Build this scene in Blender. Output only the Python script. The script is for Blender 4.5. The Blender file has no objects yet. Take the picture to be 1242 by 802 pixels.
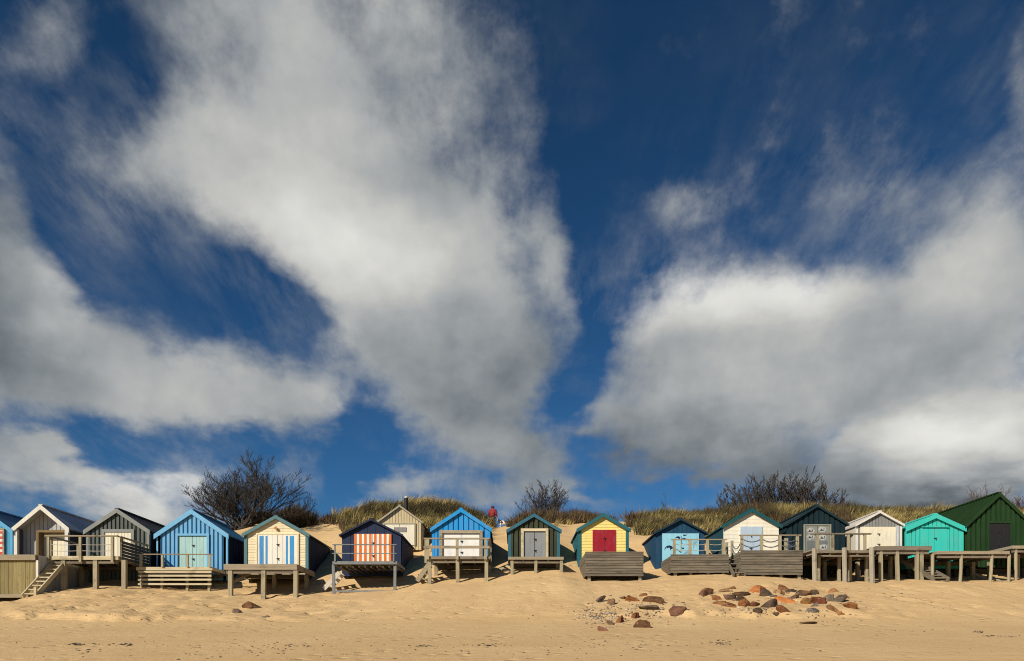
import bpy, math, random
import numpy as np
random.seed(7); RNG = np.random.default_rng(7)
R = math.radians
scene = bpy.context.scene
C = scene.collection
F, CX, HY, EYE = 920.0, 621.0, 800.0, 1.6      # focal length in picture units, eye height in metres

def W(px, py, D):
    return ((px-CX)*D/F, D, EYE+(HY-py)*D/F)
def WX(px, D): return (px-CX)*D/F
def WZ(py, D): return EYE+(HY-py)*D/F

# ------------------------------------------------------------------ smooth value noise
def vnoise(x, y, seed=0):
    x = np.asarray(x, float); y = np.asarray(y, float)
    xi = np.floor(x).astype(np.int64); yi = np.floor(y).astype(np.int64)
    fx = x-xi; fy = y-yi
    fx = fx*fx*(3-2*fx); fy = fy*fy*(3-2*fy)
    def h(a, b):
        n = (a*374761393 + b*668265263 + seed*974711) & 0x7fffffff
        n = ((n ^ (n >> 13))*1274126177) & 0x7fffffff
        return ((n ^ (n >> 16)) & 0xffff)/65535.0
    a = h(xi, yi); b = h(xi+1, yi); c = h(xi, yi+1); d = h(xi+1, yi+1)
    return (a*(1-fx)+b*fx)*(1-fy)+(c*(1-fx)+d*fx)*fy
def fbm(x, y, seed=0, oct=4):
    s = 0; a = .5
    for k in range(oct):
        s = s+a*vnoise(x*2**k, y*2**k, seed+k*17); a *= .5
    return s
def sst(a, b, x):
    t = np.clip((np.asarray(x, float)-a)/(b-a), 0, 1); return t*t*(3-2*t)

# ------------------------------------------------------------------ the beach and dune heights
BASE_PX = np.array([-400,-60,0,50,80,150,200,250,320,370,405,480,521,590,621,680,714,776,820,880,940,990,1060,1120,1165,1221,1300,1700])
BASE_PY = np.array([ 728,728,728,726,715,713,718,719,724,722,721,717,710,708,704,699,704,704,700,698,700,704,706,703,706,705,704,704])
CR_PX = np.array([-400,0,200,270,300,345,375,400,430,450,485,520,560,590,603,620,640,680,700,740,765,790,815,835,855,900,1000,1040,1080,1140,1200,1300,1700])
CR_PY = np.array([ 656,656,655,650,640,624,638,633,627,620,617,616,621,632,640,637,634,633,630,633,635,631,627,633,629,626,625,628,625,625,625,623,645])
def profile(x, D):
    pb = CX+F*x/27.8
    zb = EYE+(HY-np.interp(pb, BASE_PX, BASE_PY))*27.8/F
    pc = CX+F*x/43.0
    zc = EYE+(HY-np.interp(pc, CR_PX, CR_PY))*43.0/F
    ra = np.interp(pb, [160,270,380,640,960,1000], [.45,.6,.7,.7,.55,.3]); rb = np.interp(pb, [160,270,380,640,960,1000], [1.0,1.2,1.25,1.25,1.1,.8])
    zm = np.minimum(zc-.3, zb+2.45+(zc-zb-2.45)*.72)
    kd = [-200,-30,0,6,12.5,21,26.6,27.8,30,31.2,33.6,39.5,43,52,75,140]
    kz = [-3+0*x,-1.6+0*x,0*x,.78+0*x,1.6+0*x,2.55+0*x,zb-.2,zb,zb+ra,zb+rb,zb+2.45,zm,zc,zc+1.08,zc-1.0,3+0*x]
    z = np.where(D <= kd[0], kz[0], kz[-1])
    for a in range(len(kd)-1):
        t = (D-kd[a])/(kd[a+1]-kd[a]); z = np.where((t >= 0) & (t < 1), kz[a]+(kz[a+1]-kz[a])*t, z)
    return z
def gz(x, D):
    x = np.asarray(x, float); D = np.asarray(D, float)
    x, D = np.broadcast_arrays(x, D)
    k = np.interp(D, [8,14,22,26,29,34,40], [.3,1.6,1.8,.8,.5,.7,.5])
    z = (profile(x, D-k)+2*profile(x, D-k*.5)+2*profile(x, D)+2*profile(x, D+k*.5)+profile(x, D+k))/8
    px = CX+F*x/np.maximum(D, 5)
    # hollow round the hut that stands back in the dune
    x7 = WX(487, 34.6)
    z = z-.55*np.exp(-((x-x7-.4)/1.5)**2-((D-34.3)/1.3)**2)
    # drifted humps and hollows in the bank
    bank = sst(27, 30, D)*(1-sst(44, 50, D))
    z = z+bank*.34*(fbm(x*.42+3, D*.42, 5, 3)-.45)
    z = z+bank*.10*(fbm(x*1.3+3, D*1.6, 6, 3)-.45)
    # eroded lip of sand on the lower beach
    Ds = 21.6+1.0*(fbm(px*.012, px*0+.5, 9, 3)-.45)+.5*(vnoise(px*.07, px*0, 12)-.5)
    m = np.clip(np.interp(px, [-300,0,230,300,430,480,720,800,860,1050,1100,1500], [1,1,1,.5,.25,.15,.35,.8,1,1,.15,.1]), 0, 1)
    m = m*(.45+.9*vnoise(px*.035, px*0+2, 31))
    t = D-Ds
    z = z+m*.15*(sst(0, .35, t)*(1-sst(.3, 2.6, t)))
    # trodden sand and ripples
    tr = sst(0, 1.6, t+.5)*(1-sst(27.5, 29.5, D))
    amp = np.interp(px, [-300,0,380,470,640,700,830,1050,1200,1600], [1,1,.9,.3,.25,.5,.6,.7,.5,.5])
    z = z+tr*amp*.085*(fbm(x*1.7, D*1.9, 40, 3)-.45)
    pit = vnoise(x*2.6, D*2.2, 44)
    z = z-tr*amp*.085*sst(.62, .9, pit)
    pit2 = vnoise(x*4.3+7, D*3.1, 45); z = z-tr*amp*.05*sst(.68, .95, pit2)
    z = z+(1-sst(20.5, 22, D))*sst(5, 9, D)*.035*(fbm(x*.35, D*1.1, 50, 3)-.45)
    return z
def gz1(x, D): return float(gz(x, D))
def hit(px, py, lo=10.5, hi=44):
    D = np.linspace(lo, hi, 1600)
    zz = gz((px-CX)*D/F, D)
    yy = HY-(zz-EYE)*F/D
    k = np.argmax(yy <= py)
    if yy[k] > py: k = len(D)-1
    return (float((px-CX)*D[k]/F), float(D[k]), float(zz[k]))

# ------------------------------------------------------------------ materials
MATS = {}
def newmat(name):
    m = bpy.data.materials.new(name); m.use_nodes = True
    nt = m.node_tree; nt.nodes.clear()
    out = nt.nodes.new('ShaderNodeOutputMaterial'); b = nt.nodes.new('ShaderNodeBsdfPrincipled')
    nt.links.new(b.outputs[0], out.inputs[0])
    return m, nt, b
def N(nt, typ, **kw):
    n = nt.nodes.new('ShaderNode'+typ)
    for k, v in kw.items():
        if k in n.inputs.keys() if isinstance(k, str) else False: n.inputs[k].default_value = v
        else: setattr(n, k, v)
    return n
def math_(nt, op, a, b=None, c=None, clamp=False):
    n = nt.nodes.new('ShaderNodeMath'); n.operation = op; n.use_clamp = clamp
    for i, v in enumerate((a, b, c)):
        if v is None: continue
        if isinstance(v, (int, float)): n.inputs[i].default_value = v
        else: nt.links.new(v, n.inputs[i])
    return n.outputs[0]
def vmath(nt, op, a, b=None):
    n = nt.nodes.new('ShaderNodeVectorMath'); n.operation = op
    for i, v in enumerate((a, b)):
        if v is None: continue
        if isinstance(v, tuple): n.inputs[i].default_value = v
        else: nt.links.new(v, n.inputs[i])
    return n
def mixc(nt, fac, a, b, mode='MIX'):
    n = nt.nodes.new('ShaderNodeMix'); n.data_type = 'RGBA'; n.blend_type = mode
    for i, v in ((0, fac), (6, a), (7, b)):
        if isinstance(v, (int, float)): n.inputs[i].default_value = v
        elif isinstance(v, tuple): n.inputs[i].default_value = (*v[:3], 1)
        else: nt.links.new(v, n.inputs[i])
    return n.outputs[2]
def noise_(nt, vec, scale, detail=4, rough=.55):
    n = nt.nodes.new('ShaderNodeTexNoise'); n.inputs['Scale'].default_value = scale
    n.inputs['Detail'].default_value = detail; n.inputs['Roughness'].default_value = rough
    if vec is not None: nt.links.new(vec, n.inputs['Vector'])
    return n.outputs[0]
def mapped(nt, vec, sc):
    m = nt.nodes.new('ShaderNodeMapping'); m.inputs['Scale'].default_value = sc
    nt.links.new(vec, m.inputs['Vector']); return m.outputs[0]
def mrange(nt, v, a, b, c=0., d=1.):
    n = nt.nodes.new('ShaderNodeMapRange'); n.clamp = True
    nt.links.new(v, n.inputs[0])
    for i, x in enumerate((a, b, c, d)): n.inputs[i+1].default_value = x
    return n.outputs[0]

def paint(name, col, var=.22, worn=None, wornamt=.0, rough=.7, grain=(6,6,1.2)):
    """weathered paint: each board slightly its own tone, streaky wear showing worn colour"""
    if name in MATS: return MATS[name]
    m, nt, b = newmat(name)
    geo = nt.nodes.new('ShaderNodeNewGeometry'); pos = geo.outputs['Position']
    n1 = noise_(nt, mapped(nt, pos, grain), 1.6, 5, .6)
    n2 = noise_(nt, pos, 1.1, 3)
    v = math_(nt, 'MULTIPLY_ADD', geo.outputs['Random Per Island'], var, 1-var*.5)
    v = math_(nt, 'MULTIPLY', v, mrange(nt, n1, .3, .7, 1-var*.8, 1+var*.35))
    v = math_(nt, 'MULTIPLY', v, mrange(nt, n2, .3, .7, 1-var*.5, 1+var*.3))
    hs = nt.nodes.new('ShaderNodeHueSaturation'); hs.inputs['Color'].default_value = (*col, 1)
    nt.links.new(v, hs.inputs['Value'])
    c = hs.outputs[0]
    fade = tuple(x*.66+.16*max(col)+.006 for x in col)
    n4 = noise_(nt, mapped(nt, pos, (2.2, 2.2, .8)), 1.7, 6, .7)
    c = mixc(nt, mrange(nt, n4, .46, .66, 0, .62), c, fade)
    n5 = noise_(nt, mapped(nt, pos, (9, 9, 1.1)), 1.3, 6, .7)
    c = mixc(nt, mrange(nt, n5, .56, .72, 0, .48), c, tuple(x*.4+.01 for x in col))
    if worn is not None:
        n3 = noise_(nt, mapped(nt, pos, (grain[0]*2.2, grain[1]*2.2, grain[2]*2.2)), 2.0, 6, .7)
        c = mixc(nt, mrange(nt, n3, .62-wornamt*.2, .72-wornamt*.15, 0, min(1, wornamt*1.6)), c, worn)
    nt.links.new(c, b.inputs['Base Color']); b.inputs['Roughness'].default_value = rough
    b.inputs['Specular IOR Level'].default_value = .15
    bp = nt.nodes.new('ShaderNodeBump'); bp.inputs['Strength'].default_value = .25; bp.inputs['Distance'].default_value = .01
    nt.links.new(n1, bp.inputs['Height']); nt.links.new(bp.outputs[0], b.inputs['Normal'])
    MATS[name] = m; return m
def wood(name, c1, c2, axis='x', dark=(.07,.055,.04), rv=.6):
    """bare weathered timber with grain along one axis and stained patches"""
    if name in MATS: return MATS[name]
    m, nt, b = newmat(name)
    geo = nt.nodes.new('ShaderNodeNewGeometry'); pos = geo.outputs['Position']
    sc = {'x': (.9, 14, 14), 'z': (14, 14, .9), 'y': (14, .9, 14)}[axis]
    off = nt.nodes.new('ShaderNodeVectorMath'); off.operation = 'SCALE'
    off.inputs[0].default_value = (13.1, 7.7, 3.3); nt.links.new(geo.outputs['Random Per Island'], off.inputs['Scale'])
    p2 = vmath(nt, 'ADD', pos, off.outputs[0]).outputs[0]
    n1 = noise_(nt, mapped(nt, p2, sc), 1.4, 6, .65)
    n2 = noise_(nt, p2, 2.3, 4, .6)
    c = mixc(nt, mrange(nt, n1, .3, .7), c1, c2)
    v = math_(nt, 'MULTIPLY_ADD', geo.outputs['Random Per Island'], rv, 1-rv*.5)
    hs = nt.nodes.new('ShaderNodeHueSaturation'); nt.links.new(c, hs.inputs['Color']); nt.links.new(v, hs.inputs['Value'])
    c = mixc(nt, mrange(nt, n2, .56, .74, 0, .75), hs.outputs[0], dark)
    nt.links.new(c, b.inputs['Base Color']); b.inputs['Roughness'].default_value = .85
    b.inputs['Specular IOR Level'].default_value = .2
    bp = nt.nodes.new('ShaderNodeBump'); bp.inputs['Strength'].default_value = .5; bp.inputs['Distance'].default_value = .012
    nt.links.new(n1, bp.inputs['Height']); nt.links.new(bp.outputs[0], b.inputs['Normal'])
    MATS[name] = m; return m
def plain(name, col, rough=.6, metal=0.):
    if name in MATS: return MATS[name]
    m, nt, b = newmat(name)
    geo = nt.nodes.new('ShaderNodeNewGeometry')
    n = noise_(nt, geo.outputs['Position'], 7, 4)
    c = mixc(nt, mrange(nt, n, .3, .7), tuple(x*.82 for x in col), tuple(min(1, x*1.12) for x in col))
    nt.links.new(c, b.inputs['Base Color'])
    b.inputs['Roughness'].default_value = rough; b.inputs['Metallic'].default_value = metal
    MATS[name] = m; return m

# ------------------------------------------------------------------ object helpers
class MB:
    def __init__(s): s.v = []; s.f = []
    def box(s, x0, x1, y0, y1, z0, z1):
        s.hexa([(x0,y0,z0),(x1,y0,z0),(x1,y1,z0),(x0,y1,z0),(x0,y0,z1),(x1,y0,z1),(x1,y1,z1),(x0,y1,z1)]); return s
    def hexa(s, p):
        n = len(s.v); s.v += [tuple(q) for q in p]
        s.f += [(n+3,n+2,n+1,n),(n+4,n+5,n+6,n+7),(n,n+1,n+5,n+4),(n+1,n+2,n+6,n+5),(n+2,n+3,n+7,n+6),(n+3,n,n+4,n+7)]; return s
    def prism(s, poly, y0, y1):
        """polygon in x,z (counter-clockwise seen from the front) between depths y0 (front) and y1"""
        k = len(poly); n = len(s.v)
        s.v += [(x, y0, z) for x, z in poly]+[(x, y1, z) for x, z in poly]
        s.f.append(tuple(n+i for i in range(k))); s.f.append(tuple(n+k+i for i in reversed(range(k))))
        for i in range(k):
            j = (i+1) % k
            s.f.append((n+j, n+i, n+k+i, n+k+j))
        return s
    def beam(s, a, b, w, h):
        """square-section bar from a to b, w across, h in height"""
        a = np.array(a, float); b = np.array(b, float); d = b-a; d /= np.linalg.norm(d)
        up = np.array([0,0,1.]) if abs(d[2]) < .9 else np.array([0,1.,0])
        sx = np.cross(d, up); sx /= np.linalg.norm(sx); sz = np.cross(sx, d)
        P = []
        for e in (a, b):
            for i, j in ((-1,-1),(1,-1),(1,1),(-1,1)): P.append(e+sx*i*w/2+sz*j*h/2)
        s.hexa(P); return s
    def tube(s, pts, rad, n=6, cap=True):
        pts = [np.array(p, float) for p in pts]
        if isinstance(rad, (int, float)): rad = [rad]*len(pts)
        base = len(s.v); prev = None
        for i, p in enumerate(pts):
            d = pts[min(i+1, len(pts)-1)]-pts[max(i-1, 0)]
            L = np.linalg.norm(d); d = d/(L if L > 1e-9 else 1)
            if prev is None:
                up = np.array([0,0,1.]) if abs(d[2]) < .9 else np.array([1.,0,0]); sx = np.cross(d, up)
            else: sx = prev-d*np.dot(prev, d)
            sx /= max(np.linalg.norm(sx), 1e-9); prev = sx; sy = np.cross(d, sx)
            for k in range(n):
                a = 2*math.pi*k/n
                s.v.append(tuple(p+(sx*math.cos(a)+sy*math.sin(a))*rad[i]))
        for i in range(len(pts)-1):
            for k in range(n):
                a = base+i*n+k; b = base+i*n+(k+1) % n
                s.f.append((a, b, b+n, a+n))
        if cap:
            s.f.append(tuple(base+k for k in reversed(range(n))))
            e = base+(len(pts)-1)*n; s.f.append(tuple(e+k for k in range(n)))
        return s
    def build(s, name, mat, parent=None, smooth=False, shift=None):
        me = bpy.data.meshes.new(name)
        v = s.v if shift is None else [(a-shift[0], b-shift[1], c-shift[2]) for a, b, c in s.v]
        me.from_pydata(v, [], s.f); me.update()
        if smooth: me.polygons.foreach_set('use_smooth', [True]*len(me.polygons))
        if mat: me.materials.append(mat)
        o = bpy.data.objects.new(name, me); C.objects.link(o)
        if parent: o.parent = parent
        return o
def thing(name, label, cat, loc, group=None):
    o = bpy.data.objects.new(name, None); C.objects.link(o); o.location = loc; o.empty_display_size = .3
    o['label'] = label; o['category'] = cat
    if group: o['group'] = group
    return o
def tag(o, label, cat, group=None):
    o['label'] = label; o['category'] = cat
    if group: o['group'] = group
    return o
def mesh_np(name, V, Fq, mat, parent=None, smooth=False, colors=None):
    """V (n,3), Fq list of (array of faces with k corners)"""
    me = bpy.data.meshes.new(name)
    me.vertices.add(len(V)); me.vertices.foreach_set('co', np.asarray(V, np.float32).ravel())
    loops = np.concatenate([f.ravel() for f in Fq]); sizes = np.concatenate([np.full(len(f), f.shape[1]) for f in Fq])
    starts = np.concatenate([[0], np.cumsum(sizes)[:-1]])
    me.loops.add(len(loops)); me.loops.foreach_set('vertex_index', loops.astype(np.int32))
    me.polygons.add(len(sizes)); me.polygons.foreach_set('loop_start', starts.astype(np.int32))
    me.polygons.foreach_set('loop_total', sizes.astype(np.int32))
    if smooth: me.polygons.foreach_set('use_smooth', np.ones(len(sizes), bool))
    me.update(calc_edges=True)
    if colors is not None:
        at = me.color_attributes.new('tone', 'FLOAT_COLOR', 'POINT')
        at.data.foreach_set('color', np.concatenate([colors, np.ones((len(colors), 1))], 1).astype(np.float32).ravel())
    me.materials.append(mat)
    o = bpy.data.objects.new(name, me); C.objects.link(o)
    if parent: o.parent = parent
    return o

# ------------------------------------------------------------------ camera, sun, view
cam = bpy.data.cameras.new('camera'); cam.sensor_width = 36; cam.lens = 36*F/1242
cam.shift_y = (HY-401)/1242; cam.clip_end = 3000; cam.clip_start = .1
co = bpy.data.objects.new('camera', cam); C.objects.link(co); co.location = (0, 0, EYE); co.rotation_euler = (R(90), 0, 0)
scene.camera = co
SUN_AZ = (-.66, -.75); SUN_EL = 31
h = math.hypot(*SUN_AZ)
sd = (SUN_AZ[0]/h*math.cos(R(SUN_EL)), SUN_AZ[1]/h*math.cos(R(SUN_EL)), math.sin(R(SUN_EL)))
sl = bpy.data.lights.new('sun', 'SUN'); sl.energy = 4.9; sl.angle = R(.53); sl.color = (1, .91, .77)
so = bpy.data.objects.new('sun', sl); C.objects.link(so)
from mathutils import Vector
so.rotation_euler = Vector(sd).to_track_quat('Z', 'Y').to_euler(); so.location = (-30, -30, 40)
scene.cycles.filter_width = 1.05
vs = scene.view_settings; vs.view_transform = 'Standard'; vs.look = 'None'; vs.exposure = 0; vs.gamma = 1; vs.use_curve_mapping = False

# ------------------------------------------------------------------ world: Nishita sky with clouds by direction
def build_world():
    w = bpy.data.worlds.new('World'); scene.world = w; w.use_nodes = True
    nt = w.node_tree; nt.nodes.clear()
    out = nt.nodes.new('ShaderNodeOutputWorld'); bg = nt.nodes.new('ShaderNodeBackground')
    bg.inputs['Strength'].default_value = .1
    nt.links.new(bg.outputs[0], out.inputs[0])
    sky = nt.nodes.new('ShaderNodeTexSky'); sky.sky_type = 'NISHITA'; sky.sun_disc = False
    sky.sun_elevation = R(SUN_EL); sky.sun_rotation = math.atan2(sd[0], sd[1])
    sky.air_density = 1.0; sky.dust_density = .3; sky.ozone_density = 3.0
    tc = nt.nodes.new('ShaderNodeTexCoord'); d = tc.outputs['Generated']
    sx = nt.nodes.new('ShaderNodeSeparateXYZ'); nt.links.new(d, sx.inputs[0])
    x, y, z = sx.outputs
    yy = math_(nt, 'MAXIMUM', y, .08)
    u = math_(nt, 'DIVIDE', x, yy); v = math_(nt, 'DIVIDE', z, yy)
    px = math_(nt, 'MULTIPLY_ADD', u, 9.2, 6.21); py = math_(nt, 'MULTIPLY_ADD', v, -9.2, 8.0)
    cb = nt.nodes.new('ShaderNodeCombineXYZ'); nt.links.new(px, cb.inputs[0]); nt.links.new(py, cb.inputs[1])
    p = cb.outputs[0]
    # cloud-deck coordinates: wind streaks run towards the viewer
    zz = math_(nt, 'ADD', math_(nt, 'MAXIMUM', z, 0.), .22)
    qc = nt.nodes.new('ShaderNodeCombineXYZ')
    nt.links.new(math_(nt, 'DIVIDE', x, zz), qc.inputs[0]); nt.links.new(math_(nt, 'DIVIDE', y, zz), qc.inputs[1])
    nt.links.new(math_(nt, 'MULTIPLY', z, .6), qc.inputs[2])
    q = qc.outputs[0]
    def ncol(vec, scale, detail, rough=.55):
        n = nt.nodes.new('ShaderNodeTexNoise'); n.inputs['Scale'].default_value = scale
        n.inputs['Detail'].default_value = detail; n.inputs['Roughness'].default_value = rough
        nt.links.new(vec, n.inputs['Vector']); return n
    w1 = ncol(q, 2.6, 3).outputs['Color']
    wv = vmath(nt, 'SUBTRACT', w1, (.5,.5,.5)).outputs[0]
    sc = nt.nodes.new('ShaderNodeVectorMath'); sc.operation = 'MULTIPLY'; nt.links.new(wv, sc.inputs[0]); sc.inputs[1].default_value = (1.1, .9, 0)
    w2 = ncol(q, 11, 4).outputs['Color']
    wv2 = vmath(nt, 'SUBTRACT', w2, (.5,.5,.5)).outputs[0]
    sc2 = nt.nodes.new('ShaderNodeVectorMath'); sc2.operation = 'MULTIPLY'; nt.links.new(wv2, sc2.inputs[0]); sc2.inputs[1].default_value = (.45, .38, 0)
    pw = vmath(nt, 'ADD', vmath(nt, 'ADD', p, sc.outputs[0]).outputs[0], sc2.outputs[0]).outputs[0]
    def blobs(lst, vec):
        acc = None; flat = nt.nodes.new('ShaderNodeSeparateXYZ'); nt.links.new(vec, flat.inputs[0])
        for i_, (cx, cy, rx, ry, rot, wt) in enumerate(lst):
            if i_ and i_ % 6 == 0:          # evaluate the sum in short runs (keeps the shader's working memory small)
                cc = nt.nodes.new('ShaderNodeCombineXYZ'); nt.links.new(flat.outputs[0], cc.inputs[0]); nt.links.new(flat.outputs[1], cc.inputs[1])
                nt.links.new(math_(nt, 'MULTIPLY', acc, 1e-5), cc.inputs[2]); vec = cc.outputs[0]
            m = nt.nodes.new('ShaderNodeMapping'); m.vector_type = 'TEXTURE'
            m.inputs['Location'].default_value = (cx/100, cy/100, 0); m.inputs['Rotation'].default_value = (0, 0, R(rot))
            m.inputs['Scale'].default_value = (rx/100, ry/100, 1)
            nt.links.new(vec, m.inputs['Vector'])
            dt = vmath(nt, 'DOT_PRODUCT', m.outputs[0], m.outputs[0]).outputs['Value']
            e = math_(nt, 'POWER', .3679, dt)
            acc = math_(nt, 'MULTIPLY', e, wt) if acc is None else math_(nt, 'MULTIPLY_ADD', e, wt, acc)
        return acc
    dens = blobs(CLOUD, pw)
    pz = nt.nodes.new('ShaderNodeCombineXYZ'); ps = nt.nodes.new('ShaderNodeSeparateXYZ'); nt.links.new(pw, ps.inputs[0])
    nt.links.new(ps.outputs[0], pz.inputs[0]); nt.links.new(ps.outputs[1], pz.inputs[1]); nt.links.new(math_(nt, 'MULTIPLY', dens, 1e-5), pz.inputs[2])
    shade = blobs(SHADE, pz.outputs[0])
    # behind the viewer: plain broken cloud
    front = mrange(nt, y, .1, .3)
    n0 = ncol(q, 1.3, 5).outputs[0]
    back = mrange(nt, n0, .60, .80, -.6, .2)
    dens = math_(nt, 'ADD', math_(nt, 'MULTIPLY', dens, front), math_(nt, 'MULTIPLY', back, math_(nt, 'SUBTRACT', 1., front)))
    qs = mapped(nt, q, (2.6, 1.0, 1.0))
    n1 = ncol(d, 8.0, 13, .66).outputs[0]
    vo = nt.nodes.new('ShaderNodeTexVoronoi'); vo.feature = 'F1'; vo.inputs['Scale'].default_value = 9.0
    vo.inputs['Detail'].default_value = 2.0; vo.inputs['Roughness'].default_value = .55; vo.normalize = True
    wd = vmath(nt, 'SUBTRACT', ncol(d, 14, 4).outputs['Color'], (.5,.5,.5)).outputs[0]
    ws = nt.nodes.new('ShaderNodeVectorMath'); ws.operation = 'SCALE'; nt.links.new(wd, ws.inputs[0]); ws.inputs['Scale'].default_value = .09
    nt.links.new(vmath(nt, 'ADD', d, ws.outputs[0]).outputs[0], vo.inputs['Vector'])
    puff = math_(nt, 'SUBTRACT', .92, math_(nt, 'MULTIPLY', vo.outputs['Distance'], 1.25))
    n2 = ncol(qs, 4.2, 12, .64).outputs[0]
    nn = math_(nt, 'ADD', math_(nt, 'ADD', math_(nt, 'MULTIPLY', n1, .52), math_(nt, 'MULTIPLY', n2, .25)), math_(nt, 'MULTIPLY', puff, .23))
    dd = math_(nt, 'ADD', dens, math_(nt, 'MULTIPLY', math_(nt, 'SUBTRACT', nn, .5), 2.7))
    al = nt.nodes.new('ShaderNodeMapRange'); al.interpolation_type = 'SMOOTHSTEP'; al.clamp = True
    nt.links.new(dd, al.inputs[0]); al.inputs[1].default_value = .05; al.inputs[2].default_value = .98
    # filaments and thin veils in the blue
    qf = mapped(nt, q, (4.2, 1.3, 1.0)); n4 = ncol(qf, 3.0, 12, .68).outputs[0]; n5 = ncol(q, 2.2, 6, .6).outputs[0]
    pv = nt.nodes.new('ShaderNodeCombineXYZ'); nt.links.new(px, pv.inputs[0]); nt.links.new(py, pv.inputs[1]); nt.links.new(math_(nt, 'MULTIPLY', shade, 1e-5), pv.inputs[2])
    veil = blobs(VEIL, pv.outputs[0])
    vf = math_(nt, 'MULTIPLY', mrange(nt, n4, .38, .74), mrange(nt, n5, .42, .64))
    va = math_(nt, 'MULTIPLY', math_(nt, 'MULTIPLY', vf, veil), front, None, True)
    va = math_(nt, 'MULTIPLY', va, .62)
    alpha = math_(nt, 'SUBTRACT', 1., math_(nt, 'MULTIPLY', math_(nt, 'SUBTRACT', 1., al.outputs[0]), math_(nt, 'SUBTRACT', 1., va)))
    ofs = vmath(nt, 'ADD', d, (-.05, .0, .05)).outputs[0]
    r1 = ncol(d, 4.5, 6, .52).outputs[0]; r2 = ncol(ofs, 4.5, 6, .52).outputs[0]
    relief = math_(nt, 'MULTIPLY', math_(nt, 'SUBTRACT', r1, r2), .8)
    br = math_(nt, 'ADD', math_(nt, 'MULTIPLY', shade, front), mrange(nt, y, .1, .3, .15, .45))
    br = math_(nt, 'ADD', br, math_(nt, 'MULTIPLY', math_(nt, 'SUBTRACT', n1, .5), .1))
    br = math_(nt, 'ADD', math_(nt, 'ADD', br, relief), math_(nt, 'MULTIPLY', math_(nt, 'SUBTRACT', puff, .5), .16))
    br = math_(nt, 'MAXIMUM', math_(nt, 'MULTIPLY', br, .86), .10)
    warm = mrange(nt, br, .08, .55)
    ccol = mixc(nt, warm, (.80, .95, 1.09), (1.0, .995, .95))
    sv = nt.nodes.new('ShaderNodeVectorMath'); sv.operation = 'SCALE'; nt.links.new(ccol, sv.inputs[0])
    nt.links.new(math_(nt, 'MULTIPLY', br, 10.), sv.inputs['Scale'])
    tint = mixc(nt, 1., sky.outputs[0], mixc(nt, mrange(nt, z, .12, .62), SKYLOW, SKYTINT), 'MULTIPLY')
    col = mixc(nt, alpha, tint, sv.outputs[0])
    nt.links.new(col, bg.inputs['Color'])
SKYTINT, SKYLOW = (.115, .29, .41), (.185, .43, .64)
# cx, cy, half-width, half-height, turn, weight  (direction units: hundredths of the gnomonic grid)
CLOUD = [
 (500,370,130,120,35,1.0),(585,420,60,120,-8,.8),(410,255,130,95,30,1.0),(375,110,115,150,0,.68),(562,485,74,56,0,.78),(220,200,130,60,28,.55),
 (470,50,110,100,0,.42),(250,20,130,60,0,.40),(672,315,24,90,-14,.62),(600,120,60,90,0,.22),(55,45,55,90,20,.26),(560,290,60,80,0,.4),
 (15,400,130,115,30,1.1),(165,455,160,58,20,1.0),(318,488,90,62,0,.62),(8,260,36,60,0,.5),
 (140,592,125,34,14,.85),(70,548,60,16,14,.3),(20,548,70,26,10,.35),(20,640,160,30,0,.4),
 (850,425,105,88,0,1.15),(975,415,110,85,0,1.0),(850,530,105,45,0,.8),(735,520,42,36,0,.6),(1060,450,90,70,0,.7),
 (1150,400,115,85,-25,1.0),(1225,320,75,95,0,.85),(1228,100,26,80,0,.5),
 (1120,550,110,60,0,1.25),(1230,520,90,70,0,.9),(1130,610,130,34,0,.8),(960,575,110,32,0,.6),
 (828,250,58,34,-30,.42),(1080,235,120,40,-14,.24),(905,120,60,110,25,-.22),
 (650,560,58,42,0,.8),(705,588,75,15,5,.62),(500,585,65,24,0,.65),(600,608,45,16,0,.35),
 (150,95,60,55,20,-.5),(100,290,34,110,-28,-.6),(225,325,100,34,30,-.62),(350,380,80,34,34,-.9),(425,540,42,60,0,-.7),(600,575,40,14,0,-.35),(730,90,90,140,0,-.35),(1020,250,60,50,0,-.15),
 (300,545,60,22,0,-.55),(95,527,105,18,9,-.42),(1040,515,40,24,-30,-.35),(705,440,26,90,8,-.75),(760,300,60,36,-20,-.5),(720,560,40,26,0,-.3),(800,585,90,14,0,-.4),(1010,560,30,40,20,-.35)]
VEIL = [(130,170,150,170,0,1.0),(300,80,260,120,0,.8),(600,190,90,200,0,.7),(690,380,70,120,0,.9),(820,250,90,60,-20,1.0),(1060,250,230,80,-15,.85),(1000,60,200,90,0,.22),(1220,120,70,150,0,.8),(660,560,140,70,0,1.3),(480,585,120,35,0,.9),(340,420,90,90,30,.75),(230,560,160,40,10,.8),(770,590,120,20,0,.6)]
SHADE = [
 (395,285,115,60,22,.32),(485,310,60,60,0,.2),(390,100,150,110,0,-.02),(585,470,95,80,0,-.24),(640,400,40,80,0,-.1),
 (40,450,150,50,20,-.12),(70,345,50,60,30,.2),(300,480,90,40,0,.08),(170,585,110,24,12,.24),(0,620,100,40,0,-.12),
 (830,350,125,50,0,.40),(975,355,90,45,0,.36),(860,560,170,55,0,-.20),(1060,490,120,36,-25,-.12),(1210,350,80,80,0,.14),
 (1125,535,115,42,0,.40),(1180,612,140,24,0,-.3),(980,565,120,45,0,-.13),(830,250,50,40,0,.08),(650,560,60,40,0,.02),
 (880,460,120,40,0,.04),(1225,530,50,50,0,.2)]
build_world()

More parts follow.
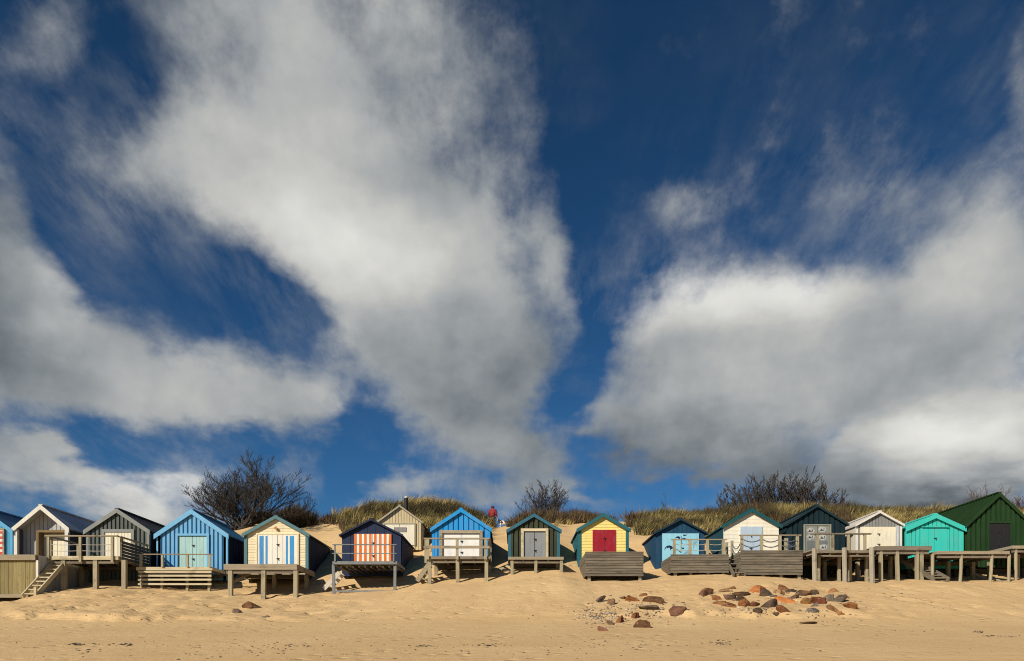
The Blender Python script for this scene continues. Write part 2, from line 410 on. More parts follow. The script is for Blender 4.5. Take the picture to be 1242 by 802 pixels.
# ------------------------------------------------------------------ ground
def build_ground():
    m, nt, b = newmat('sand')
    geo = nt.nodes.new('ShaderNodeNewGeometry'); pos = geo.outputs['Position']
    a = noise_(nt, pos, .35, 5, .6); bb = noise_(nt, mapped(nt, pos, (.5, 2.2, 2.2)), 1.2, 5, .65)
    fine = noise_(nt, pos, 26, 4, .7); mid = noise_(nt, pos, 3.2, 5, .65)
    c = mixc(nt, mrange(nt, a, .3, .7), SAND1, SAND2)
    c = mixc(nt, mrange(nt, bb, .52, .75, 0, .38), c, SAND3)
    c = mixc(nt, mrange(nt, fine, .35, .65, 0, .16), c, (.34,.22,.11))
    sp = nt.nodes.new('ShaderNodeSeparateXYZ'); nt.links.new(pos, sp.inputs[0])
    # damp darker sand on the lower beach, streaked along the tide
    yy = math_(nt, 'ADD', sp.outputs[1], math_(nt, 'MULTIPLY', bb, 5.))
    c = mixc(nt, mrange(nt, yy, 15, 24, .05, 0), c, (.36,.26,.15))
    nt.links.new(c, b.inputs['Base Color']); b.inputs['Roughness'].default_value = .95; b.inputs['Specular IOR Level'].default_value = .1
    h = math_(nt, 'ADD', math_(nt, 'MULTIPLY', fine, .25), math_(nt, 'ADD', mid, math_(nt, 'MULTIPLY', noise_(nt, mapped(nt, pos, (.7, 1.3, 1)), 8.5, 4, .65), .55)))
    fo = nt.nodes.new('ShaderNodeTexVoronoi'); fo.inputs['Scale'].default_value = 2.6
    nt.links.new(mapped(nt, pos, (.8, 1.25, .0)), fo.inputs['Vector'])
    fp = math_(nt, 'MULTIPLY', mrange(nt, fo.outputs['Distance'], .05, .30, 1, 0), mrange(nt, noise_(nt, pos, .5, 3), .46, .6))
    h = math_(nt, 'SUBTRACT', h, math_(nt, 'MULTIPLY', fp, 2.2))
    wv = nt.nodes.new('ShaderNodeTexWave'); wv.bands_direction = 'Y'; wv.inputs['Scale'].default_value = 2.2
    wv.inputs['Distortion'].default_value = 5; wv.inputs['Detail'].default_value = 3; wv.inputs['Detail Scale'].default_value = .8
    nt.links.new(mapped(nt, pos, (.35, 1, 0)), wv.inputs['Vector'])
    h = math_(nt, 'ADD', h, math_(nt, 'MULTIPLY', wv.outputs[0], .22))
    bp = nt.nodes.new('ShaderNodeBump'); bp.inputs['Strength'].default_value = .5; bp.inputs['Distance'].default_value = .06
    nt.links.new(h, bp.inputs['Height']); nt.links.new(bp.outputs[0], b.inputs['Normal'])
    xs = np.concatenate([-np.geomspace(400, 31, 26), np.arange(-30, 30.01, .14), np.geomspace(31, 400, 26)])
    ds = np.concatenate([np.linspace(-190, 8, 26), np.arange(9, 20, .11), np.arange(20, 31, .085), np.arange(31, 46, .2), np.arange(46, 60, 1.), np.geomspace(61, 600, 24)])
    X, D = np.meshgrid(xs, ds)
    Z = gz(X, D)
    V = np.stack([X, D, Z], -1).reshape(-1, 3)
    nx, ny = len(xs), len(ds)
    i = np.arange(ny-1)[:, None]*nx+np.arange(nx-1)[None, :]
    Q = np.stack([i, i+1, i+nx+1, i+nx], -1).reshape(-1, 4)
    o = mesh_np('sand_beach', V, [Q], m, smooth=True); o['kind'] = 'structure'
SAND1, SAND2, SAND3 = (.61,.41,.20), (.69,.48,.245), (.50,.325,.15)
build_ground()

# ------------------------------------------------------------------ palette
P = {}
P['grey_timber'] = wood('grey_timber', (.25,.21,.155), (.145,.12,.09), 'x')
P['tan_timber'] = wood('tan_timber', (.37,.31,.215), (.24,.195,.13), 'x')
P['tan_post'] = wood('tan_post', (.40,.345,.225), (.25,.215,.14), 'z')
P['pale_timber'] = wood('pale_timber', (.62,.53,.35), (.43,.36,.23), 'x', (.22,.18,.11))
P['box_timber'] = wood('box_timber', (.23,.195,.145), (.085,.07,.052), 'x', (.055,.046,.036), rv=.35)
P['yellow_timber'] = wood('yellow_timber', (.36,.29,.13), (.23,.185,.085), 'z', (.12,.09,.04))
P['brown_timber'] = wood('brown_timber', (.22,.15,.07), (.15,.10,.05), 'z', (.07,.05,.03))
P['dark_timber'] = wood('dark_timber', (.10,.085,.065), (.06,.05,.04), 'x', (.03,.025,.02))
P['post_grey'] = wood('post_grey', (.40,.355,.27), (.25,.22,.165), 'z')
P['steel'] = plain('galvanised_steel', (.18,.19,.19), .6, .1)
P['black_metal'] = plain('black_metal', (.02,.02,.022), .5, .4)
P['rope'] = plain('rope', (.42,.38,.32), .9)
P['rope_dark'] = plain('rope_dark', (.10,.12,.15), .9)
P['brass'] = plain('rusty_lamp', (.42,.19,.03), .6)

# ------------------------------------------------------------------ beach huts
class Hut: pass
def hut(name, label, apex, el, er, zfloor, D=30., depth=3.6, style='vert', wall=None, side=None, roof=None, trim=None,
        board=.17, gap=.028, under=.15, barge=.15, corner=0, over=.12, roof_t=.06, porch=0, th=.028, group='beach huts in a row along the dune', slat_gap_mat=None, ribs=0):
    s = D/F
    H = Hut(); H.s = s; H.D = D
    xc = apex[0]; H.xc = xc; H.X = WX(xc, D)
    H.w = (er-el)/2*s; ze = WZ((el_y := apex[2]), D); za = WZ(apex[1], D)
    H.z0 = zfloor-under; H.zfloor = zfloor
    H.he = ze-H.z0; H.ha = za-H.z0
    root = thing(name, label, 'beach hut', (H.X, D, H.z0), group); H.root = root
    w, he, ha = H.w, H.he, H.ha
    ww = w-.05; H.ww = ww
    top = lambda x: he+(ha-he)*(1-abs(x)/w)-roof_t-.01
    H.top = top
    yb = porch
    # front wall
    f = MB()
    if style in ('vert', 'batten', 'plainvert'):
        n = max(4, round(2*ww/(board+gap))); st = 2*ww/n
        back = [(-ww, .004), (ww, .004), (ww, top(ww)-.004), (0, top(0)-.004), (-ww, top(ww)-.004)]
        f.prism(back, yb, yb+.05)
        g = gap
        for k in range(n):
            a = -ww+k*st+g/2; b_ = -ww+(k+1)*st-g/2
            if style == 'plainvert': th = .012
            if a < 0 < b_: poly = [(a, 0), (b_, 0), (b_, top(b_)), (0, top(0)), (a, top(a))]
            else: poly = [(a, 0), (b_, 0), (b_, top(b_)), (a, top(a))]
            f.prism(poly, yb-th, yb-.001)
    else:
        n = max(6, round(top(0)/board)); st = top(0)/n
        back = [(-ww+.004, .004), (ww-.004, .004), (ww-.004, top(ww)-.004), (0, top(0)-.006), (-ww+.004, top(ww)-.004)]
        f.prism(back, yb, yb+.05)
        hw = lambda z: ww if z <= top(ww) else max(.01, ww*(top(0)-z)/(top(0)-top(ww)))
        for k in range(n):
            z0 = k*st+.0005; z1 = (k+1)*st-.0005
            a, b_ = hw(z0), hw(z1)
            f.hexa([(-a,yb-.024,z0),(a,yb-.024,z0),(a,yb-.001,z0),(-a,yb-.001,z0),(-b_,yb-.012,z1),(b_,yb-.012,z1),(b_,yb-.001,z1),(-b_,yb-.001,z1)])
    f.build('front_wall', wall, root)
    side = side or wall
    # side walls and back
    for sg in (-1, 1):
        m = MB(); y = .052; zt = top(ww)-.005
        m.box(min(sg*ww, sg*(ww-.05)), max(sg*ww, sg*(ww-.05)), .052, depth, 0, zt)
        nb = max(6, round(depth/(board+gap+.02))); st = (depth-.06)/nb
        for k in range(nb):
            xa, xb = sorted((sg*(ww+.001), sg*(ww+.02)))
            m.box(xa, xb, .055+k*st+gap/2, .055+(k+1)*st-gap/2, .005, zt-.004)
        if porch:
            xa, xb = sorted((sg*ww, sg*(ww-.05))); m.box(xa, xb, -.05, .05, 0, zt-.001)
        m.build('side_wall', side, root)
    MB().prism([(-ww+.06, .01), (ww-.06, .01), (ww-.06, top(ww)-.02), (0, top(0)-.02), (-ww+.06, top(ww)-.02)], depth-.05, depth-.002).build('back_wall', side, root)
    MB().box(-ww+.06, ww-.06, .06, depth-.06, under-.06, under).build('floor', P['dark_timber'], root)
    MB().box(-ww+.3, ww-.3, .45, depth-.3, -1.1, -.003).build('base', P['dark_timber'], root)  # dark substructure box, added to deepen the shade under the hut
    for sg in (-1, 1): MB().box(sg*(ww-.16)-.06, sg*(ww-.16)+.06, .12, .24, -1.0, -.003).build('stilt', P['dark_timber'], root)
    # roof
    rf = MB(); y0, y1 = -over, depth+.1
    for sg in (-1, 1):
        xe = w+.03; zE = he-(ha-he)*.03/w
        pts = [(0, ha), (sg*xe, zE)]
        lo = [(0, ha-roof_t), (sg*xe, zE-roof_t)]
        q = [(lo[0][0],y0,lo[0][1]),(lo[1][0],y0,lo[1][1]),(lo[1][0],y1,lo[1][1]),(lo[0][0],y1,lo[0][1]),
             (pts[0][0],y0,pts[0][1]),(pts[1][0],y0,pts[1][1]),(pts[1][0],y1,pts[1][1]),(pts[0][0],y1,pts[0][1])]
        if sg < 0: q = [q[i] for i in (1,0,3,2,5,4,7,6)]
        rf.hexa(q)
        if ribs:
            for k in range(ribs):
                yy = y0+.1+(y1-y0-.2)*k/(ribs-1)
                rf.beam((sg*.03, yy, ha+.008-.03*(ha-he)/w), (sg*(xe-.01), yy, zE+.012), .05, .035)
    H.roof = rf.build('roof', roof, root)
    MB().beam((0, y0-.005, ha+.012), (0, y1+.005, ha+.012), .16, .05).build('ridge_cap', roof, H.roof)
    # barge boards
    if trim:
        for sg in (-1, 1):
            sl_ = math.hypot(w, ha-he); bz = barge*sl_/w
            xe = w+.05; zE = he-(ha-he)*.05/w
            a = [(0, ha+.02-bz), (sg*xe, zE+.02-bz), (sg*xe, zE+.02), (0, ha+.02)]
            if sg < 0: a = a[::-1]
            MB().prism(a, y0-.03, y0-.003).build('barge_board', trim, root)
        if corner:
            for sg in (-1, 1):
                xa, xb = sorted((sg*(ww+.035), sg*(ww+.035-corner)))
                MB().box(xa, xb, -.055 if not porch else -.075, .06, 0, top(ww)-.03).build('corner_board', trim, root)
    return H
def hx(H, px): return (px-H.xc)*H.s
def hz(H, py): return WZ(py, H.D)-H.z0
def door(H, l, r, t, mat, leaves=2, frame=None, fw=.09, fy=-.09, zb=None, boards=6, y=-.058, label=None, handle=True, lintel=None, sills=False, gap=.01, horizontal=False):
    x0, x1 = hx(H, l), hx(H, r); z1 = hz(H, t); z0 = (H.zfloor-H.z0+.02) if zb is None else zb
    outs = []
    wl = (x1-x0)/leaves
    for k in range(leaves):
        a, b = x0+k*wl+.006, x0+(k+1)*wl-.006
        m = MB(); n = max(1, round(boards/leaves)); bw = (b-a)/n
        if horizontal:
            n = 7; bh = (z1-z0)/n
            for i in range(n): m.box(a, b, y, y+.05, z0+i*bh+gap/2, z0+(i+1)*bh-gap/2)
        else:
            for i in range(n): m.box(a+i*bw+gap/2, a+(i+1)*bw-gap/2, y, y+.05, z0, z1)
        m.box(a+.003, b-.003, y+.012, y+.045, z0+.003, z1-.003)
        o = m.build('door', mat, H.root)
        if label: o['label'] = label
        outs.append(o)
    if handle:
        o = outs[-1]; xx = x0+wl+.05 if leaves == 2 else (x0+x1)/2
        for fz in (.36, .74):
            h = MB(); zc = z0+(z1-z0)*fz
            h.box(xx-.085, xx+.03, y-.018, y+.002, zc-.014, zc+.014)
            h.tube([(xx-.02, y-.03, zc-.01), (xx-.02, y-.033, zc-.06)], .018, 6)
            h.build('hasp' if fz > .5 else 'handle', P['black_metal'], o)
    if frame:
        m = MB()
        m.box(x0-fw, x0-.002, fy, -.012, z0-.02, z1+fw); m.box(x1+.002, x1+fw, fy, -.012, z0-.02, z1+fw)
        m.box(x0-.003, x1+.003, fy+.002, -.012, z1+.004, z1+fw-.002)
        m.build('door_frame', frame, H.root)
    return outs, (x0, x1, z0, z1)

def stripes_on(door_obj, rects, mat, y, name='stripe'):
    for (a, b, z0, z1) in rects:
        MB().box(a, b, y-.007, y-.001, z0, z1).build(name, mat, door_obj)

# ------------------------------------------------------------------ decks
def deck(label, xl, xr, ytop, Df, Dh=29.9, fasc=.13, fmat=None, pmat=None, posts=(), pr=.06, backposts=(), round_=False, skirt=None, beam=True, lean=0., name='deck', plank='x', group='timber decks in front of the huts', sidefasc=True, low=0.28):
    fmat = fmat or P['tan_timber']; pmat = pmat or P['tan_post']
    K = Hut(); x0, x1 = WX(xl, Df), WX(xr, Df); zt = WZ(ytop, Df); xc = (x0+x1)/2; zg = gz1(xc, Df)
    K.x0, K.x1, K.zt, K.Df, K.Dh, K.xc, K.zg = x0, x1, zt, Df, Dh, xc, zg
    root = thing(name, label, 'deck', (xc, Df, zg), group); K.root = root
    off = (xc, Df, zg)
    m = MB(); n = max(5, round((Dh-Df)/.15)); st = (Dh-Df-.035)/n
    for k in range(n): m.box(x0, x1, Df+.035+k*st+.006, Df+.035+(k+1)*st-.006, zt-.04, zt)
    for k in range(5):
        xx = x0+.08+(x1-x0-.16)*k/4; m.box(xx-.03, xx+.03, Df+.05, Dh-.02, zt-.16, zt-.042)
    m.build('platform', P['grey_timber'], root, shift=off)
    MB().box(x0-.02, x1+.02, Df-.01, Df+.03, zt-fasc, zt+.005).build('fascia', fmat, root, shift=off)
    if sidefasc:
        for xx in (x0, x1): MB().box(xx-.018, xx+.018, Df+.032, Dh-.04, zt-fasc+.004, zt+.003).build('fascia', fmat, root, shift=off)
    if beam:
        MB().box(x0+.05, x1-.05, Df+.06, Df+.14, zt-fasc-.13, zt-.165).build('beam', P['grey_timber'], root, shift=off)
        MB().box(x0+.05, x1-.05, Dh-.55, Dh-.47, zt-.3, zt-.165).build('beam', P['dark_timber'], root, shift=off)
    for p in posts:
        ppx, dx = (p if isinstance(p, tuple) else (p, 0.)); X = WX(ppx, Df+.1); dx += random.uniform(-.022, .022)
        zb = gz1(X, Df+.1)-low
        mm = MB()
        if round_: mm.tube([(X+dx, Df+.1, zb), (X+dx*.3, Df+.1, (zb+zt)/2), (X, Df+.1, zt-fasc-.0)], [pr*1.02, pr*.95, pr], 9)
        else: mm.hexa([(X-pr+dx,Df+.1-pr,zb),(X+pr+dx,Df+.1-pr,zb),(X+pr+dx,Df+.1+pr,zb),(X-pr+dx,Df+.1+pr,zb),(X-pr,Df+.1-pr,zt-fasc),(X+pr,Df+.1-pr,zt-fasc),(X+pr,Df+.1+pr,zt-fasc),(X-pr,Df+.1+pr,zt-fasc)])
        mm.build('post', pmat, root, smooth=False, shift=off)
    for ppx in backposts:
        Db = Dh-.5; X = WX(ppx, Db); zb = gz1(X, Db)-.3
        if zb < zt-.35: MB().box(X-pr, X+pr, Db-pr, Db+pr, zb, zt-.165).build('post', pmat, root, shift=off)
    return K
def railing(K, posts, ytop, bars=(), ropes=(), ext=(None, None), mat=None, pmat=None, rt=.045, pw=.045, D=None, drop=0., sag=.07, ropemat=None, rr=.013, barh=.05, zlow=None, postmats=None):
    """front railing of a deck: top rail with its posts, bars and ropes as sub-parts"""
    D = K.Df-.035 if D is None else D; off = (K.xc, K.Df, K.zg)
    mat = mat or P['tan_timber']; pmat = pmat or P['tan_post']
    zt = WZ(ytop, D); X = [WX(p, D) for p in posts]
    a = X[0]-.05 if ext[0] is None else WX(ext[0], D); b = X[-1]+.05 if ext[1] is None else WX(ext[1], D)
    rail = MB().box(a, b, D-.05, D+.05, zt-rt, zt).build('railing', mat, K.root, shift=off)
    for x in X: MB().box(x-pw, x+pw, D-pw*.8, D+pw*.8-.003, (K.zt-drop) if zlow is None else zlow, zt-rt).build('rail_post', pmat, rail, shift=off)
    for yb in bars:
        z = WZ(yb, D); MB().box(a, b, D-pw*.8-.03, D-pw*.8-.002, z-barh, z+barh).build('rail', mat, rail, shift=off)
    for yr in ropes:
        z = WZ(yr, D)
        m = MB()
        for i in range(len(X)-1):
            pts = [(X[i]+(X[i+1]-X[i])*t, D, z-sag*4*t*(1-t)) for t in np.linspace(0, 1, 9)]
            m.tube(pts, rr, 5)
        m.build('rope', ropemat or P['rope'], rail, shift=off)
    return rail
def side_rail(K, x, ytop_z, D0, D1, nposts=3, mat=None, pmat=None, bars=(), panel=None, rt=.045, pw=.045):
    off = (K.xc, K.Df, K.zg); mat = mat or P['tan_timber']; pmat = pmat or P['tan_post']
    rail = MB().box(x-.045, x+.045, D0, D1, ytop_z-rt, ytop_z-.001).build('railing', mat, K.root, shift=off)
    for d in np.linspace(D0+.15, D1-.1, nposts): MB().box(x-pw, x+pw, d-pw, d+pw, K.zt, ytop_z-rt).build('rail_post', pmat, rail, shift=off)
    for zz in bars: MB().box(x-.015, x+.015, D0, D1, zz-.045, zz+.045).build('rail', mat, rail, shift=off)
    if panel:
        m = MB(); z0, z1 = K.zt-.12, ytop_z-.16; n = 6; st = (z1-z0)/n
        for k in range(n): m.box(x+pw+.002, x+pw+.022, D0+.02, D1, z0+k*st+.008, z0+(k+1)*st-.008)
        m.build('slat_panel', panel, rail, shift=off)
    return rail
def stairs(label, top, bot, width, axis, n, mat, tread=.16, post=False, group='timber stairs up to the decks'):
    """two stringers and n treads between two points; axis is the direction of the treads' length"""
    top = np.array(top, float); bot = np.array(bot, float); wv = np.array({'x': (1,0,0), 'y': (0,1,0)}[axis], float)*width/2
    root = thing('stairs', label, 'stairs', tuple(bot), group)
    for sg in (-1, 1):
        MB().beam(bot+wv*sg, top+wv*sg, .045, .16).build('stringer', mat, root, shift=tuple(bot))
    run = np.array([top[0]-bot[0], top[1]-bot[1], 0.]); rl = np.linalg.norm(run); run = run/rl
    for k in range(n):
        t = (k+.6)/n; c = bot+(top-bot)*t
        a = c-wv*.98; b = c+wv*.98
        P_ = []
        for zz in (-.02, .02):
            P_ += [a-run*tread/2+(0,0,zz), b-run*tread/2+(0,0,zz), b+run*tread/2+(0,0,zz), a+run*tread/2+(0,0,zz)]
        MB().hexa(P_).build('tread', mat, root, shift=tuple(bot))
    if post:
        p = bot+wv*1.08
        MB().box(p[0]-.04, p[0]+.04, p[1]-.04, p[1]+.04, p[2]-.25, p[2]+.32).build('post', mat, root, shift=tuple(bot))
    return root
def boxdeck(label, xl, xr, ytop, ybot, Df, Dh=29.9, mat=None, feet=(), vert=False, sidemat=None, footmat=None, toprail=True):
    mat = mat or P['box_timber']
    K = Hut(); x0, x1 = WX(xl, Df), WX(xr, Df); zt, zb = WZ(ytop, Df), WZ(ybot, Df); xc = (x0+x1)/2; zg = gz1(xc, Df)
    K.x0, K.x1, K.zt, K.zb, K.Df, K.Dh, K.xc, K.zg = x0, x1, zt, zb, Df, Dh, xc, zg
    root = thing('deck', label, 'deck', (xc, Df, zg), 'timber decks in front of the huts'); K.root = root; off = (xc, Df, zg)
    m = MB()
    if vert:
        n = round((x1-x0)/.15); st = (x1-x0)/n
        for k in range(n): m.box(x0+k*st+.004, x0+(k+1)*st-.004, Df-.012*random.random(), Df+.025, zb, zt)
    else:
        n = round((zt-zb)/.095); st = (zt-zb)/n
        for k in range(n):
            cuts = [x0, x1]
            for a, b in zip(cuts[:-1], cuts[1:]):
                m.box(a+.003, b-.003, Df-.016*random.random(), Df+.025, zb+k*st+.007, zb+(k+1)*st-.007)
    m.box(x0+.02, x1-.02, Df+.026, Df+.05, zb+.02, zt-.02)
    m.build('front_cladding', mat, root, shift=off)
    for xx, sg in ((x0, 1), (x1, -1)):
        m = MB(); n = round((zt-zb)/.115); st = (zt-zb)/n
        a, b = sorted((xx+sg*.002, xx+sg*.028))
        if vert:
            nn = 14; s2 = (Dh-Df)/nn
            for k in range(nn): m.box(a, b, Df+.03+k*s2+.006, Df+.03+(k+1)*s2-.006, zb, zt-.004)
        else:
            for k in range(n): m.box(a, b, Df+.03, Dh-.03, zb+k*st+.005, zb+(k+1)*st-.005)
        m.build('side_cladding', sidemat or mat, root, shift=off)
    m = MB(); n = max(5, round((Dh-Df)/.15)); st = (Dh-Df-.06)/n; zf = zt-.06
    for k in range(n): m.box(x0+.03, x1-.03, Df+.055+k*st+.006, Df+.055+(k+1)*st-.006, zf-.04, zf)
    m.build('platform', P['grey_timber'], root, shift=off)
    if toprail: MB().box(x0-.01, x1+.01, Df-.02, Df+.045, zt+.002, zt+.035).build('coping', mat, root, shift=off)
    K.zfloor = zf
    for p in feet:
        X = WX(p, Df+.15); MB().box(X-.055, X+.055, Df+.1, Df+.21, gz1(X, Df+.15)-.35, zb+.05).build('post', footmat or P['tan_post'], root, shift=off)
    return K

# ------------------------------------------------------------------ the row of huts, left to right
c_white = paint('white_paint', (.74,.70,.62), .12)
def hutcolours():
    Q = {}
    Q['cream'] = paint('cream_paint', (.84,.71,.46), .10, (.50,.36,.20), .22, grain=(1.2,1.2,9))
    Q['cream2'] = paint('warm_white_paint', (.85,.78,.62), .07, grain=(1.2,1.2,9))
    Q['creamdoor'] = paint('cream_door_paint', (.84,.76,.57), .06)
    return Q
Q = hutcolours()
D0 = 30.0
# --- decks first: they fix the floor levels
k1 = boxdeck('yellow brown boarded deck front with a plank rim at the left picture edge', -40, 46, 673, 722, 27.0, mat=P['yellow_timber'], vert=True, sidemat=paint('pale_grey_boards', (.50,.50,.47), .15), toprail=False)
off = (k1.xc, k1.Df, k1.zg)
MB().box(k1.x0-.02, WX(42.6, 26.9), 26.90, 26.985, WZ(679.5, 26.95), WZ(673, 26.95)).build('fascia', P['tan_timber'], k1.root, shift=off)
MB().box(k1.x0-.02, WX(33, 26.9), 26.92, 26.984, WZ(725, 26.95), WZ(721, 26.95)).build('fascia', P['tan_timber'], k1.root, shift=off)
MB().box(k1.x1-.03, k1.x1+.05, 26.93, 27.0, WZ(708, 27), WZ(680, 27)).build('corner_board', c_white, k1.root, shift=off)
k23 = deck('broad terrace with wire rails joining the porch hut and the dark grey hut', 62, 143, 674.7, 27.6, fmat=P['pale_timber'], posts=(77.7, 116.4, 151), pr=.075, backposts=(100,), beam=True)
k4 = deck('deck with four pale slats below it in front of the light blue hut', 166, 257, 688, 28.3, fmat=P['pale_timber'], posts=(171.5, 197, 227, 254), pr=.045, fasc=.12)
k5 = deck('bare plank deck without a rail under the cream hut with blue striped doors', 272, 359.5, 684.5, 27.4, fmat=P['tan_timber'], posts=(280, 320, 359), pr=.075, backposts=(333, 372), fasc=.2)
k6 = deck('grey steel framed deck under the navy hut with orange striped doors', 404, 481, 681, 27.8, fmat=P['steel'], pmat=P['steel'], posts=(404.5, 479.3), pr=.05, fasc=.11, beam=False)
k8 = deck('grey timber deck with two rail bars under the bright blue hut', 521, 594, 675, 28.0, posts=(521, 555, 590), pr=.065, backposts=(529, 594), fmat=P['grey_timber'], fasc=.1)
k9 = deck('short bare plank deck on stilts under the dark green hut with the grey door', 617, 683, 675.7, 28.6, posts=(621, 650, 681), pr=.055, fasc=.1, backposts=(676,))
k10 = boxdeck('weathered grey box deck closed to the top in front of the red door', 710, 780.5, 670.4, 699, 27.4, feet=(714.5, 776))
k11 = boxdeck('weathered box deck with tan rail posts in front of the sea blue mural hut', 814, 884, 673.8, 695, 28.0, feet=(819, 837.5, 858.5, 877))
k12 = boxdeck('weathered box deck with swagged ropes in front of the white hut', 898.6, 973.5, 668.8, 697.5, 27.6, feet=(902, 925, 947, 969))
k13 = deck('tall jetty-like deck on square posts in front of the dark blue hut', 988, 1060, 667.6, 27.4, posts=(), fasc=.09, fmat=P['grey_timber'], backposts=(1000, 1040))
k14 = deck('thick edged plank deck on thin posts in front of the small grey hut', 1063, 1129.5, 662.6, 27.8, posts=((1068, .0), (1087.7, .05), (1112, 0), (1117.5, 0)), pr=.055, fasc=.15, fmat=P['grey_timber'], backposts=(1080,))
k16 = deck('long plank deck on leaning round poles in front of the big green hut', 1137, 1224, 668.6, 27.6, posts=((1131, .0), (1166, -.06), (1203, -.1), (1224, -.05)), pr=.06, round_=True, fasc=.11, backposts=(1150, 1180, 1200))
k17 = deck('higher deck end at the right edge of the beach', 1228, 1300, 662, 28.2, posts=(1232, 1260), pr=.06, round_=True, fasc=.11, backposts=(1234,))

# railings
off23 = (k23.xc, k23.Df, k23.zg)
railing(k23, (58.8, 97.5, 136.3), 649.5, ropes=(660.5, 668), ext=(55, 143), drop=.22, sag=.02, rr=.011, pw=.045)
side_rail(k23, k23.x1+.05, WZ(650, 27.6), 27.62, 29.75, 3, panel=P['dark_timber'])
side_rail(k23, WX(58.8, 27.6), WZ(649.7, 27.6), 27.6, 29.6, 2)
r4 = railing(k4, (171, 197, 227.5, 254.5), 672, ext=(166, 259), rt=.03, pw=.04, drop=.0)
off4 = (k4.xc, k4.Df, k4.zg)
for yy in (693.8, 698.4, 703.2, 708.6):
    MB().box(WX(167.5, 28.25), WX(256.5, 28.25), 28.235, 28.275, WZ(yy+1.15, 28.25), WZ(yy-1.15, 28.25)).build('slat', P['pale_timber'], k4.root, shift=off4)
railing(k6, (406.3, 477.3), 660.2, bars=(), ext=(403.5, 481), mat=P['steel'], pmat=P['steel'], rt=.03, pw=.028)
o6 = (k6.xc, k6.Df, k6.zg)
for o in [c for c in k6.root.children if c.name.startswith('railing')]:
    MB().box(WX(402.8, 27.76), WX(481, 27.76), 27.725, 27.745, WZ(672, 27.76), WZ(671, 27.76)).build('rail', P['steel'], o, shift=o6)
MB().box(WX(405, 27.9), WX(479, 27.9), 27.86, 27.94, gz1(k6.xc, 27.9)-.02, gz1(k6.xc, 27.9)+.05).build('ground_beam', P['steel'], k6.root, shift=o6)
for t in np.linspace(.12, .88, 9):
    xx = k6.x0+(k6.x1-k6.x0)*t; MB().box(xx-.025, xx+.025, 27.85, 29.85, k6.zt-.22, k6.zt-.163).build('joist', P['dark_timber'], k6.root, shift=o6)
r8 = railing(k8, (519, 554.5, 589), 652.6, bars=(664,), ext=(514, 593.6), rt=.05, pw=.05, drop=.12)
o8 = (k8.xc, k8.Df, k8.zg)
MB().box(WX(515, 28.2), WX(517.6, 28.2), 28.15, 28.24, WZ(683, 28.2), WZ(653.5, 28.2)).build('rail_post', P['tan_post'], r8, shift=o8)
side_rail(k8, k8.x1-.02, WZ(653, 28), 28.02, 29.6, 2, bars=(WZ(664, 28),))
railing(k11, (818, 837, 858, 877.3), 654, ropes=(659.5, 666.5), ext=(814, 881.5), rt=.035, pw=.05, D=28.02, sag=.05, rr=.012, zlow=k11.zt+.03)
r12 = railing(k12, (899.8, 923.6, 945.8, 967), 648.8, ropes=(653.5, 660), ext=(896.8, 971.6), rt=.035, pw=.05, D=27.62, sag=.12, rr=.02, ropemat=P['rope_dark'], zlow=k12.zt+.03)
o12 = (k12.xc, k12.Df, k12.zg)
for (ppx, dd, yt) in ((887.9, 28.9, 656), (881.5, 28.4, 658)):
    MB().box(WX(ppx, dd)-.045, WX(ppx, dd)+.045, dd-.04, dd+.04, k12.zb, WZ(yt, dd)).build('rail_post', P['tan_post'], r12, shift=o12)
rp = MB()
for z_ in (661, 667):
    a = (WX(888, 28.9), 28.9, WZ(z_-1, 28.9)); b = (WX(899.8, 27.54), 27.54, WZ(z_-8, 27.54))
    rp.tube([tuple(np.array(a)*(1-t)+np.array(b)*t-np.array([0,0,.28*4*t*(1-t)])) for t in np.linspace(0, 1, 9)], .018, 5)
rp.build('rope', P['rope_dark'], r12, shift=o12)
rb = MB()
MBX = WX(953.5, 29.2)
MB().box(MBX-.06, MBX+.06, 29.14, 29.26, k12.zb, WZ(653, 29.2)).build('rail_post', P['tan_post'], r12, shift=o12)
for z_ in (655, 662):
    a = (MBX, 29.2, WZ(z_, 29.2)); b = (WX(967, 27.54), 27.54, WZ(z_-6, 27.54))
    rb.tube([tuple(np.array(a)*(1-t)+np.array(b)*t-np.array([0,0,.3*4*t*(1-t)])) for t in np.linspace(0, 1, 9)], .018, 5)
rb.build('rope', P['rope_dark'], r12, shift=o12)
o13 = (k13.xc, k13.Df, k13.zg)
for ppx, pt, rw in ((988.5, 665.5, .085), (1025, 664.5, .085), (1058, 664, .09)):
    X = WX(ppx, 27.28); MB().tube([(X, 27.28, gz1(X, 27.28)-.4), (X-.03, 27.28, WZ(pt, 27.28))], [rw*1.05, rw], 8).build('post', P['post_grey'], k13.root, shift=o13)
for ppx, dx in ((993, 0), (1017.5, .07), (1031, .03), (1051, .07)):
    X = WX(ppx, 28.0); zb = gz1(X, 28)-.3
    MB().box(X-.05, X+.05, 27.95, 28.05, zb, k13.zt-.17).build('post', P['tan_post'], k13.root, shift=o13)
railing(k13, (991, 1010, 1029, 1049), 646.8, ext=(983, 1056.5), rt=.05, pw=.045, D=27.9, mat=P['grey_timber'])
gp = MB(); a = np.array(W(975, 672.5, 27.9)); b = np.array(W(990, 667.9, 27.42))
gp.beam(a, b, .5, .05); gp.beam(a+(0,-.25,-.05), b+(0,-.25,-.05), .04, .13)
gp.build('gangplank', P['grey_timber'], k13.root, shift=o13)

# brace under the cream hut's deck
o5 = (k5.xc, k5.Df, k5.zg)
MB().beam((WX(283, 27.6), 27.6, WZ(706, 27.6)), (WX(303, 28.6), 28.6, k5.zt-.2), .07, .1).build('brace', P['tan_timber'], k5.root, shift=o5)

